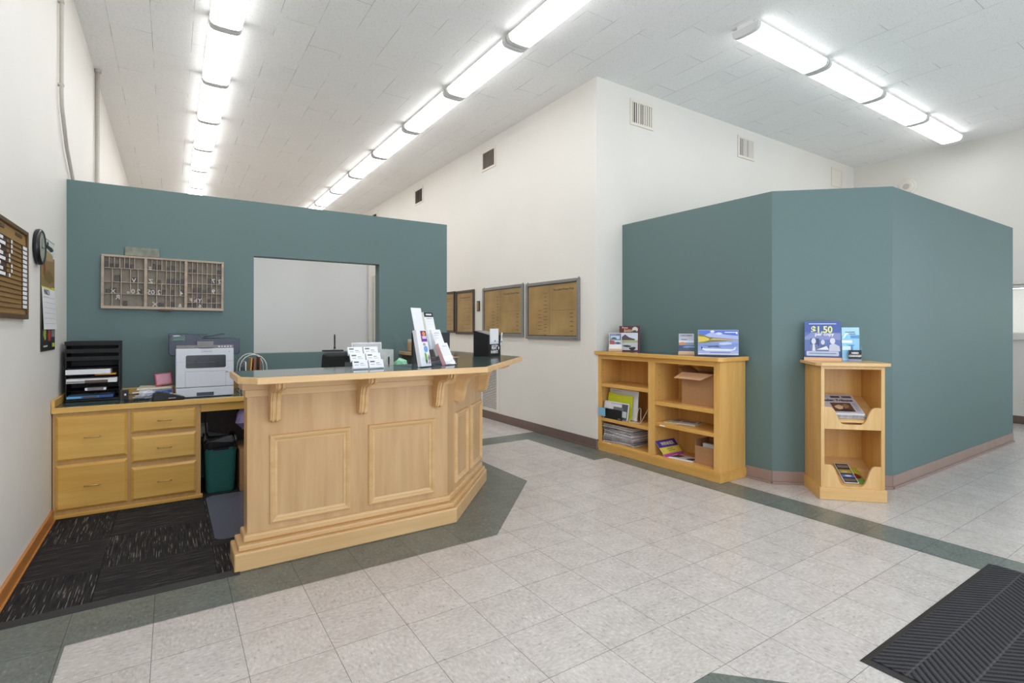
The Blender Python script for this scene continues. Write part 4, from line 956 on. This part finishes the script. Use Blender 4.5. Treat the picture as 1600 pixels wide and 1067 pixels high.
MB().prism([(0.0, -.022), (W, -.022), (W + .022, .0), (W + .022, D - .003), (0.0, D - .003)], 1.0352, 1.0360).build('laminate_inlay', M_LAM, t)
def shelf(x0, x1, z): B(x0, x1, .004, D - .012, z - .035, z).build('shelf', M_HONEYX, t, bevel=.003)
shelf(.058, .702, .70); shelf(.058, .702, .342); shelf(.058, .702, .095)
shelf(.783, W - .06, .597); shelf(.783, W - .06, .402); shelf(.783, W - .06, .095)
m = MB()
for x, s_ in ((.0205, 1), (.7805, 1)):
    for k in range(12):
        for y in (.06, .29): m.box(x, x + .0006, y, y + .006, .15 + k * .068, .156 + k * .068)
m.build('peg_holes', M_DKFRAME, t)
for x, z in ((.15, .09), (.84, .386)): B(x, x + .06, .0025, .0042, z - .012, z - .001).build('shelf_label', M_PAPER, t)
def bw(x, y, z): return (BKX + y, BKY - x, z)
# top of the bookcase
BT = 1.0363
def card_stand(name, label, cat, loc, rz, w_, h, items, wood_w, back=.02, lean=9):
    o = thing(name, label, cat, loc, rz)
    b_ = MB(); b_.box(-.004, wood_w + .004, -.022, .03, 0, .026); b_.build('wooden_base', M_CARDL if 0 else wood('pale_wood_base', (214, 166, 124), (230, 188, 148), 'x', .5), o, bevel=.002)
    s_ = MB(); c_, q_ = math.cos(R(lean)), math.sin(R(lean))
    pn = thing('x', 'x', 'x') if 0 else None
    sh = B(0, w_, 0, .004, 0, h).build('card_panel', M_PAPER, o); sh.location = (0, -.004, .0262); sh.rotation_euler = (R(-lean), 0, 0)
    g_ = graphic('printed_face', items, sh, -.0002); return o
card_stand('display_card', 'small barn picture card on a wooden base at the left end of the bookcase top', 'display card', (3.814, 3.967, BT), -46, .13, .165,
           [((.006, .124, .045, .160), '#6f7484'), ((.016, .108, .10, .135), '#b9c8e0'), (blob(.05, .103, .03, .018, 7), '#4a4a68'), ((.016, .108, .085, .101), '#6a8a86'), ((.03, .12, .05, .088), '#c2cad8'), (blob(.03, .065, .032, .02, 8, .2), '#a8484c'), (blob(.085, .06, .03, .01, 9, .3), '#4e5468'), ((.012, .075, .142, .154), '#8d93a8')], .13)
t = thing('barn_book', 'maroon barn book standing behind the small card at the left end of the bookcase top', 'book', (3.910, 3.916, BT), -54); t.rotation_euler = (R(-6), 0, R(-54)); t.scale = (.84, 1, .96)
B(0, .245, 0.001, .022, .001, .272).build('pages', M_PAPER, t); m = MB(); m.box(-.001, .247, -.002, .0008, 0, .274); m.box(-.001, .247, .0222, .024, 0, .274); m.box(-.003, -.001, -.002, .024, 0, .274); m.build('cover', plain('maroon_cover', (92, 32, 40), .35), t)
graphic('cover_picture', [((.03, .225, .11, .20), '#cfd6e2'), ([(.03, .12), (.03, .155), (.07, .182), (.12, .15), (.19, .132), (.19, .12)], '#5a4454'), ((.03, .225, .098, .12), '#a8b27a'), ((.03, .225, .012, .096), '#c6c6ca'), (blob(.09, .055, .05, .012, 9, .3), '#33323a'), (blob(.16, .03, .05, .018, 10, .3), '#26262c'), (blob(.19, .235, .035, .03), '#c9ccbc'), (blob(.185, .215, .03, .012, 9, .3), '#474a40')], t, -.0021)
lettering('Four Seasons', .030, paint('#e2cfc4'), t, (.10, -.0024, .240), 'title', bold=.0004, sx=.85) if 0 else None
lettering('BARN', .042, paint('#d9b08a'), t, (.11, -.0026, .208), 'title', bold=.001); lettering('Focus', .03, paint('#e2cfc4'), t, (.065, -.0026, .246), 'title', bold=.0004)
card_stand('display_card', 'small subscribers lake card on a wooden base on the middle of the bookcase top', 'display card', (3.842, 3.101, BT), -53, .13, .165,
           [((.0, .13, .005, .165), '#b9bccb'), ((.0, .13, .085, .102), '#d8dce6'), ((.0, .13, .06, .085), '#8c98ac'), (blob(.03, .075, .03, .014, 9, .2), '#d48a52'), ((.0, .13, .03, .06), '#3a5484'), (blob(.09, .045, .05, .008, 9, .3), '#7aa0cc'), ((.0, .13, .005, .03), '#55586c'), ((.02, .07, .11, .116), '#5a5a6a')], .13)
cs = [o_ for o_ in bpy.data.objects if o_.name.startswith('display_card')][-1]
shp = [c for c in cs.children if c.name.startswith('card_panel')][0]
lettering('SUBSCRIBERS', .021, paint('#7a6c80'), shp, (.065, -.0035, .142), 'card_title', bold=.0004, sx=.82); lettering('DID YOU KNOW', .014, paint('#b06a74'), shp, (.075, -.0035, .126), 'card_title', sx=.9) if 0 else None
t = thing('lake_calendar', 'wide blue lake picture calendar standing at the right end of the bookcase top', 'calendar', (3.834, 2.889, BT), -54); t.scale = (.9, 1, .97)
sh = B(0, .36, 0, .008, 0, .222).build('picture_panel', M_PAPER, t); sh.location = (0, 0, .012); sh.rotation_euler = (R(-9), 0, 0)
graphic('lake_picture', [((.002, .358, .012, .22), '#8aa0dc'), ((.002, .358, .16, .22), '#5474cc'), ([(.002, .15), (.12, .2), (.25, .18), (.358, .17), (.358, .14), (.002, .14)], '#a9b4e2'), (blob(.13, .208, .02, .009), '#e6e8f2'), (blob(.19, .19, .03, .01, 10, .2), '#cfd6f0'), ([(.002, .115), (.002, .186), (.05, .176), (.1, .158), (.2, .15), (.358, .137), (.358, .133), (.002, .10)], '#7d7a30'), ([(.002, .11), (.002, .165), (.06, .16), (.1, .145), (.1, .128), (.05, .115)], '#d8c050'), ([(.1, .132), (.14, .147), (.358, .135), (.358, .130)], '#c0a884'),
   ((.002, .358, .075, .105), '#7f94cc'), (blob(.24, .1, .06, .012, 10, .2), '#c2ccea'), ([(.03, .07), (.05, .055), (.31, .05), (.34, .075), (.33, .045), (.28, .03), (.08, .03), (.04, .045)], '#e8e8ea'), ([(.03, .045), (.03, .076), (.045, .06)], '#3a3c46'), (blob(.14, .074, .07, .008, 12, .5), '#54587a'), ((.002, .358, .012, .035), '#a8b2e0'), ((.11, .29, .018, .022), '#3c4a86'), ((.24, .34, .196, .204), '#dfe4f6'), (blob(.345, .195, .008, .01), '#eef0fa')], sh, -.0003)
B(-.004, .364, -.012, .02, .0, .0115).build('navy_base', paint('#2c3656'), t, bevel=.001); B(.10, .104, .02, .10, .0, .1).build('easel_leg', M_BLACK, t); B(.29, .294, .02, .10, .0, .1).build('easel_leg', M_BLACK, t)
# left bay: newspapers
NEWSM = [plain('newsprint_pile_%s' % n_, c_, .85, var=.3, scale=90) for n_, c_ in (('light', (206, 203, 206)), ('mid', (170, 166, 168)), ('warm', (188, 182, 176)), ('dim', (140, 138, 144)))]
z = .0953
for k in range(13):
    th = random.uniform(.010, .0165); a = random.uniform(-6, 6) + (4 if k < 5 else -1); off = .03 if k < 5 else (.0 if k < 9 else .02)
    sx_, sy_ = .20, .135; n = 5
    prof = [(-sy_, 0), (sy_, 0), (sy_, th), (-sy_, th)]
    m = MB(); half = th / 2 - .0004
    pts = [(sy_, .0003), (sy_, th - .0004)] + [(-sy_ + half - half * math.cos(R(90 - q * 36)) * 1.0, half + half * math.sin(R(90 - q * 36)) + .0003) for q in range(6)]
    pts = [(sy_, .0003), (sy_, th - .0004)] + [(-sy_ - half * math.sin(PI * q / 5), half + half * math.cos(PI * q / 5) + .0002) for q in range(6)]
    m.prism(pts, -sx_, sx_, 'x')
    o = m.build('folded_newspaper', random.choice(NEWSM)); o.location = bw(.28 + random.uniform(-.012, .012) - off * .6, .175 + random.uniform(-.01, .006), z); o.rotation_euler = (0, 0, R(-90 + a * .5))
    lb = 'folded grey newspaper on top of the stack in the low left bay of the bookcase' if k == 12 else 'folded grey newspaper inside the stack in the low left bay of the bookcase'
    if k == 0: lb = 'bottom folded newspaper of the stack in the low left bay of the bookcase'
    tag(o, lb, 'newspaper', 'folded newspapers stacked in the bookcase'); z += th + .0016
    tint = random.choice(['#55565e', '#74747c', '#8d8d92'])
    B(-sx_ + .02, -sx_ + .02 + random.uniform(.1, .25), -sy_ - half - .0006, -sy_ - half + .0006, th * .3, th * .62).build('printed_edge', paint(tint), o)
# left bay: middle shelf
SZ = .3423
t = thing('desk_file_holder', 'black wire magazine holder with a blue card on the left middle shelf', 'magazine holder', bw(.10, .0, SZ), -90)
m = MB(); m.box(.0, .25, .008, .13, .0003, .004); m.box(.0, .25, .006, .010, .0003, .105); m.box(0, .25, .126, .13, .0003, .14); m.build('tray', M_BLACKM, t, bevel=.002)
B(.20, .235, .0045, .006, .01, .02).build('maker_mark', M_PGREY, t)
o = B(-.075, .03, .0, .0015, 0, .086).build('blue_card', paint('#7fb6d2')); place(o, bw(.105, -.012, SZ + .02), (0, 0, -90)); tag(o, 'light blue card sticking out left of the black holder on the bookcase shelf', 'card')
o = thing('magazine', 'curled grey and white magazine in the black holder on the left middle shelf', 'magazine', bw(.062, .022, SZ + .0045), -90); o.rotation_euler = (R(-10), 0, R(-90))
B(0, .345, 0, .012, 0, .172).build('pages', M_PAPER, o, bevel=.002); graphic('cover', [((.002, .34, .004, .165), '#b4b6be'), ((.02, .29, .09, .15), '#d4d4d8'), ((.255, .34, .004, .16), '#4e5258'), ((.14, .28, .085, .125), '#6e7078'), ((.27, .33, .03, .09), '#c4c8cc'), ((.002, .1, .10, .16), '#dcdce0')], o, -.0003)
o = thing('yellow_folder', 'bright yellow folder standing behind the magazine on the left middle shelf', 'folder', bw(.065, .075, SZ + .0045), -90); o.rotation_euler = (R(-7), 0, R(-90))
MB().prism([(0, 0), (.345, 0), (.345, .235), (.33, .245), (.12, .245), (.10, .255), (.0, .255)], 0, .006, 'y').build('folder_body', plain('yellow_card', (206, 212, 44), .5), o, bevel=.001); B(.07, .12, -.0006, -.0001, .236, .241).build('tab_label', M_PAPER, o)
o = thing('white_envelope', 'large white envelope standing behind the yellow folder on the left middle shelf', 'envelope', bw(.062, .105, SZ + .0045), -90); o.rotation_euler = (R(-5), 0, R(-90))
B(0, .40, 0, .008, .0, .295).build('envelope_body', M_PAPER, o, bevel=.001); B(.03, .16, -.0006, -.0001, .272, .278).build('printed_line', paint('#c4c4ca'), o)
m = MB(); r_ = .0028
m.tube([(0, -.03, .02), (-.012, -.045, .012), (.012, -.05, .004), (.03, .0, .004), (.06, .02, .135), (.075, .02, .145), (.09, .02, .135), (.115, -.01, .004), (.115, -.05, .004), (.10, -.05, .02)], r_, 6); m.tube([(.115, -.01, .004), (.15, .05, .135), (.165, .055, .145), (.178, .06, .13), (.20, .07, .004), (.12, .06, .004)], r_, 6)
o = m.build('wire_easel', M_WIRE, smooth=True); place(o, bw(.435, .075, SZ), (0, 0, -90)); tag(o, 'small white wire display easel on the left middle shelf', 'easel')
# right bay
t = thing('open_carton', 'open brown cardboard box with a raised flap on the right upper shelf', 'box', bw(1.02, .09, .5975), -90)
bw_, bd_, bh_ = .34, .23, .285
m = MB(); e_ = .004; m.box(0, bw_, 0, e_, 0, bh_); m.box(0, bw_, bd_ - e_, bd_, 0, bh_); m.box(0, e_, e_, bd_ - e_, 0, bh_); m.box(bw_ - e_, bw_, e_, bd_ - e_, 0, bh_); m.box(e_, bw_ - e_, e_, bd_ - e_, 0, e_); m.build('box_body', M_CARD, t, bevel=.001)
MB().hexa([(.004, -.001, bh_), (bw_ - .004, -.001, bh_), (bw_ - .004, .003, bh_), (.004, .003, bh_), (-.02, -.082, bh_ - .055), (bw_ - .085, -.082, bh_ - .055), (bw_ - .085, -.084, bh_ - .058 + .006), (-.02, -.084, bh_ - .049)]).build('front_flap', M_CARDL, t)
MB().hexa([(.0, .005, bh_), (.004, .005, bh_), (.004, bd_ - .005, bh_), (.0, bd_ - .005, bh_), (-.07, .02, bh_ + .045), (-.066, .02, bh_ + .045), (-.066, bd_ - .02, bh_ + .045), (-.07, bd_ - .02, bh_ + .045)]).build('side_flap', M_CARD, t)
o = thing('picture_magazine', 'colourful magazine lying flat on the right middle shelf, lower of two', 'magazine', bw(.855, .03, .4025), -90); o.rotation_euler = (0, 0, R(-78))
B(0, .30, .02, .24, 0, .008).build('pages', plain('cream_pages', (206, 198, 150), .6), o)
m = MB(); mats_ = []
def flatpic(name, items, par, z):
    mb = MB(); ms = []; ix = {}
    for k, (pl, c) in enumerate(items):
        if c not in ix: ix[c] = len(ms); ms.append(paint(c))
        if len(pl) == 4 and not isinstance(pl[0], tuple): x0, x1, y0, y1 = pl; pl = [(x0, y0), (x1, y0), (x1, y1), (x0, y1)]
        mb.face([(a, b_, z + .00022 * (k + 1)) for a, b_ in pl], ix[c])
    return mb.build(name, ms, par)
flatpic('printed_cover', [((.003, .297, .023, .237), '#d8d2b0'), ((.02, .28, .12, .22), '#7a94b8'), (blob(.10, .16, .05, .04, 9, .3), '#b46a4c'), (blob(.2, .15, .06, .04, 9, .3), '#4c5a6c'), (blob(.15, .08, .06, .03, 9, .3), '#93a05a')], o, .008)
o = thing('picture_magazine', 'white pamphlet lying over the right end of the magazine on the right middle shelf', 'magazine', bw(1.0, .03, .4112), -90); o.rotation_euler = (0, 0, R(-66))
B(0, .16, .02, .20, 0, .004).build('pages', M_PAPER, o); flatpic('printed_cover', [((.003, .157, .023, .197), '#d2d4d6'), ((.02, .14, .12, .18), '#7c8a90')], o, .004)
o = thing('winner_flyer', 'purple and yellow WINNER flyer curled up at the left of the bottom right bay', 'flyer', (3.768, 3.192, .0965), 0); o.rotation_euler = (R(-43), 0, 0)
B(0, .262, 0, .002, 0, .172).build('sheet', M_PAPER, o); graphic('printed_face', [((0, .262, .098, .172), '#46308a'), ((0, .262, .03, .098), '#d8c64a'), ((.03, .23, .042, .09), '#e2d460'), ((0, .262, .0, .03), '#b84a9a')], o, -.0003)
lettering('WINNER', .052, paint('#e9e4c8'), o, (.135, -.0018, .116), 'flyer_title', bold=.001, sx=.85); m = MB(); m.box(.09, .16, -.0016, -.0013, .072, .078); m.box(.10, .18, -.0016, -.0013, .055, .061); m.build('flyer_lines', paint('#8a7a2a'), o)
o = thing('booklet', 'white and dark purple booklet lying open before the WINNER flyer', 'booklet', bw(.93, .015, .0958), -90); o.rotation_euler = (0, 0, R(-80))
B(0, .235, 0.0, .15, 0, .010).build('pages', M_PAPER, o, bevel=.002); flatpic('printed_cover', [((.003, .232, .003, .147), '#c8c4cc'), ([(.003, .02), (.08, .04), (.10, .12), (.02, .14)], '#5a3048'), ([(.15, .02), (.225, .02), (.225, .12), (.17, .08)], '#4a2c3c')], o, .010)
t = thing('small_carton', 'small open cardboard box with white papers in the bottom right bay corner', 'box', bw(1.17, .075, .0955), -90)
bw_, bd_, bh_ = .235, .20, .155
m = MB(); m.box(0, bw_, 0, e_, 0, bh_); m.box(0, bw_, bd_ - e_, bd_, 0, bh_ + .06); m.box(0, e_, e_, bd_ - e_, 0, bh_ + .05); m.box(bw_ - e_, bw_, e_, bd_ - e_, 0, bh_); m.box(e_, bw_ - e_, e_, bd_ - e_, 0, e_); m.build('box_body', M_CARD, t, bevel=.001)
o = B(0, .17, 0, .03, 0, .17).build('paper_bundle', M_PAPER); place(o, bw(1.215, .125, .1005), (0, 0, -90)); tag(o, 'white paper bundle standing in the small carton of the bottom right bay', 'paper')

# ================================================================ NEWSPAPER STAND
SXo, SYo = 4.058, 1.983
t = thing('newspaper_stand', 'narrow maple newspaper stand with two scooped bins against the cut teal corner', 'newspaper stand', (SXo, SYo, 0), -45)
W, D = .4415, .345
SM = wood('stand_maple', (206, 162, 100), (226, 188, 132), 'z', .3); SMX = wood('stand_maple_long', (206, 162, 100), (226, 188, 132), 'x', .3)
B(0.008, .026, .02, D, .0008, .996).build('side_panel', HZ, t); B(W - .026, W - .008, .02, D, .0008, .996).build('side_panel', HZ, t); B(.026, W - .026, D - .012, D, .0008, .996).build('back_panel', HZ, t)
m = MB(); m.box(.008, .032, 0, .0198, .075, .996); m.box(W - .032, W - .008, 0, .0198, .075, .996); m.box(.032, W - .032, 0, .0198, .972, .996); m.build('face_frame', SM, t, bevel=.0015)
B(-.003, W + .003, -.010, .0198, .0008, .088).build('plinth', SMX, t, bevel=.003); m = MB(); m.box(-.003, .0078, .02, D, .0008, .088); m.box(W - .0078, W + .003, .02, D, .0008, .088); m.build('plinth_return', HZ, t)
MB().prism([(-.03, -.005), (.0, -.035), (W, -.035), (W + .03, -.005), (W + .03, D), (-.03, D)], .9965, 1.02).build('top', SMX, t, bevel=.003)
def scoop(z0, z1, zb):
    L = [(.032, z0), (W - .032, z0), (W - .032, z1)]; R_ = []; h = z1 - zb
    f = lambda u: u ** 2.3 / (u ** 2.3 + (1 - u) ** 2.3)
    for k in range(0, 21):
        u = k / 20; R_.append((W - .06 - u * .115, zb + h * (1 - f(u))))
    for k in range(0, 21):
        u = k / 20; R_.append((.175 - u * .115, zb + h * f(u)))
    return L + R_ + [(.032, z1)]
MB().prism(scoop(.525, .69, .562), .001, .0195, 'y').build('bin_front', SM, t, bevel=.0015)
MB().prism(scoop(.088, .258, .105), .001, .0195, 'y').build('bin_front', SM, t, bevel=.0015)
TF = 25; tF = math.tan(R(TF))
for z in (.590, .099):
    m = MB(); y0, y1 = .0202, D - .0125; m.hexa([(.0265, y0, z - .016), (W - .0265, y0, z - .016), (W - .0265, y1, z - .016 + tF * (y1 - y0)), (.0265, y1, z - .016 + tF * (y1 - y0)), (.0265, y0, z), (W - .0265, y0, z), (W - .0265, y1, z + tF * (y1 - y0)), (.0265, y1, z + tF * (y1 - y0))]); m.build('bin_floor', SMX, t)
B(.026, W - .026, .02, D - .012, .978, .9962).build('top_panel', SMX, t)
MS = Matrix.Rotation(R(-45), 3, 'Z')
def sw(x, y, z): return Vector((SXo, SYo, 0)) + MS @ Vector((x, y, z))
nz_ = Vector((0, -math.sin(R(TF)), math.cos(R(TF))))
acc = .0008
for k in range(4):
    th = .011; pv = Vector((.035, .034, .590 + tF * .014)) + nz_ * acc
    o = thing('folded_newspaper', ('bottom folded newspaper', 'folded newspaper just above the bottom one', 'folded newspaper just under the top one', 'folded tribune newspaper lying on top')[k] + ' in the upper bin of the newspaper stand', 'newspaper', sw(*pv), 0, 'folded newspapers in the newspaper stand')
    o.rotation_euler = (R(TF), 0, R(-45 + (0, .8, -.7, 0)[k]))
    half = th / 2; dx = (.012, .02, .0, .0)[k]
    pts = [(.27, .0), (.27, th)] + [(.008 - half * math.sin(PI * q / 5), half + half * math.cos(PI * q / 5)) for q in range(6)]
    MB().prism(pts, .002, .275 + dx, 'x').build('pages', M_NEWSE if k < 3 else M_PAPER, o)
    if k == 3:
        flatpic('front_page', [((.004, .273, .006, .268), '#b8b6be'), ((.006, .268, .215, .262), '#b0aec0'), ((.006, .075, .220, .246), '#3c3c46'), ((.115, .18, .220, .246), '#2c2c36'), ((.195, .262, .220, .246), '#4a4c5c'), ((.085, .225, .03, .150), '#5c4030'), (blob(.135, .09, .03, .03, 9, .3), '#c8a48c'), (blob(.18, .10, .025, .03, 9, .3), '#8a6a50'), (blob(.165, .05, .05, .014, 9, .3), '#33262a')], o, th)
        lettering('Lynden Tribune', .040, paint('#2e2c34'), o, (.136, .170, th + .0025), 'masthead', rot=(0, 0, 0), bold=.0012, sx=.92)
        m = MB()
        for q in range(8): m.face([(.235, .04 + q * .014, th + .0024), (.266, .04 + q * .014, th + .0024), (.266, .045 + q * .014, th + .0024), (.235, .045 + q * .014, th + .0024)])
        m.build('column_text', paint('#8c8a96'), o)
    acc += th + .0006
pv = Vector((.182, .045, .099 + tF * .025)) + nz_ * .0075
o = thing('picture_magazine', 'dark bordered picture magazine in the lower bin of the newspaper stand', 'magazine', sw(*pv), 0); o.rotation_euler = (R(TF), 0, R(-45))
B(0, .098, 0, .22, 0, .005).build('pages', M_PAPER, o); flatpic('printed_cover', [((.004, .094, .004, .216), '#34303a'), ((.012, .088, .17, .20), '#8c8478'), ((.008, .090, .105, .15), '#b0a03c'), (blob(.045, .125, .026, .012, 9, .3), '#c8b490'), ((.008, .090, .06, .092), '#5a78b4'), (blob(.05, .077, .024, .010), '#c8cce0'), ((.008, .090, .015, .045), '#6a6458')], o, .005)
pv = Vector((.245, .045, .099 + tF * .025)) + nz_ * .0008
o = thing('leaflet_magazine', 'green and red leaflet beside the dark bordered magazine in the lower bin', 'magazine', sw(*pv), 0); o.rotation_euler = (R(TF), 0, R(-45 + 6))
B(0, .10, .0, .18, 0, .005).build('pages', paint('#8a9a3c'), o); flatpic('printed_cover', [((.003, .097, .1, .177), '#b4b03a'), (blob(.06, .085, .03, .03, 9, .2), '#7a1c1c'), ((.003, .097, .003, .05), '#6f9a4c')], o, .005)
# on top of the stand
STZ = 1.0203
P0 = sw(-.02, .262, STZ)
o = card_stand('price_poster', 'blue $1.50 per copy poster on a wooden base on the newspaper stand', 'poster', P0, -62, .245, .272,
   [((0, .245, .0, .285), '#5f74b0'), ((0, .245, .20, .285), '#4a62a8'), ([(0, .16), (.05, .2), (.245, .19), (.245, .14), (0, .14)], '#8793c4'), ((0, .245, .0, .05), '#3c5090'), ((.04, .10, .09, .15), '#3f4c74'), (blob(.062, .128, .016, .024), '#d6d8e6'), ([(.03, .05), (.035, .10), (.062, .108), (.09, .1), (.095, .05)], '#6a76a0'), ([(.052, .05), (.056, .105), (.068, .105), (.075, .05)], '#d8dae8'), (blob(.125, .12, .013, .02), '#d0d2e2'), ([(.105, .06), (.11, .098), (.14, .098), (.15, .06)], '#56628c'), (blob(.19, .13, .018, .024), '#d6d8e6'), ([(.165, .05), (.17, .1), (.2, .11), (.235, .09), (.24, .05)], '#c2c6da'), ([(.08, .06), (.15, .09), (.165, .06)], '#e2e2ec'), ([(.016, .012), (.228, .012), (.232, .02), (.232, .042), (.228, .048), (.016, .048), (.012, .042), (.012, .02)], '#b9c4d8')], .245, lean=7)
shp = [c for c in o.children if c.name.startswith('card_panel')][0]
lettering('$1.50', .072, paint('#e6eaa0'), shp, (.117, -.0046, .196), 'price', bold=.0022, sx=.9); lettering('per copy', .036, paint('#eef0f4'), shp, (.135, -.0046, .172), 'price_line', bold=.0008)
lettering('Single Copy Newspapers Available Online', .0125, paint('#e4e8f4'), shp, (.122, -.0046, .262), 'top_line', bold=.0003, sx=.78) if 0 else B(.03, .215, -.0048, -.0043, .262, .269).build('top_line', paint('#c8d0ea'), shp)
B(.03, .215, -.0048, -.0043, .028, .034).build('bottom_line', paint('#6a7690'), shp)
P1 = sw(.225, .185, STZ)
t = thing('rack_card_holder', 'clear acrylic stand with a light blue leaflet on the newspaper stand', 'leaflet holder', P1, -48)
m = MB(); m.box(-.006, .125, -.02, -.018, .0, .022); m.box(-.006, .125, .03, .032, 0, .24); m.box(-.006, .125, -.018, .03, 0, .002); m.box(-.006, -.004, -.018, .03, .002, .12); m.box(.123, .125, -.018, .03, .002, .12)
m.build('acrylic_body', M_ACR, t)
o = thing('blue_leaflet', 'light blue leaflet in the clear acrylic stand on the newspaper stand', 'leaflet', P1 + Matrix.Rotation(R(-48), 3, 'Z') @ Vector((0, .012, .0025)), -48); o.rotation_euler = (R(-3), 0, R(-48))
B(0, .12, 0, .003, 0, .26).build('sheet', paint('#8ec6e8'), o)
graphic('printed_face', [((0, .12, .2, .26), '#a8d4ee'), ([(.005, .17), (.02, .21), (.05, .235), (.04, .215), (.02, .18)], '#dceefa'), ((.06, .12, .175, .20), '#5a94d0'), ((.0, .07, .14, .16), '#e8f4fb'), ([(.03, .125), (.09, .125), (.075, .115), (.075, .08), (.055, .08), (.055, .115)], '#4a86c0'), ((0, .06, .085, .115), '#cfe6f4'), ((.025, .09, .22, .226), '#4a5a68'), ((.05, .095, .205, .211), '#4a5a68')], o, -.0003)
o = thing('notice_card', 'small black NEED CHANGE notice in front of the blue leaflet', 'card', P1 + Matrix.Rotation(R(-48), 3, 'Z') @ Vector((.036, -.012, .0025)), -48)
B(0, .088, 0, .002, 0.012, .085).build('card', M_BLACKM, o); B(0, .088, 0, .002, 0, .0118).build('card_foot', paint('#8a94b8'), o)
lettering('NEED', .019, M_PAPER, o, (.044, -.0008, .056), 'notice_text', bold=.0008); lettering('CHANGE?', .019, M_PAPER, o, (.044, -.0008, .034), 'notice_text', bold=.0008)

# ================================================================ ENTRANCE MAT
t = thing('entrance_mat', 'black ribbed rubber entrance mat on the floor at the lower right', 'mat', (2.21, .03, .0008))
L_, D_, e_ = 1.50, .905, .022
MB().hexa([(0, 0, 0), (L_, 0, 0), (L_, D_, 0), (0, D_, 0), (e_, e_, .008), (L_ - e_, e_, .008), (L_ - e_, D_ - e_, .008), (e_, D_ - e_, .008)]).build('rubber_border', M_RUB, t)
B(e_ + .008, L_ - e_ - .008, e_ + .008, D_ - e_ - .008, .0081, .0125).build('ribbed_surface', M_MATRIB, t)
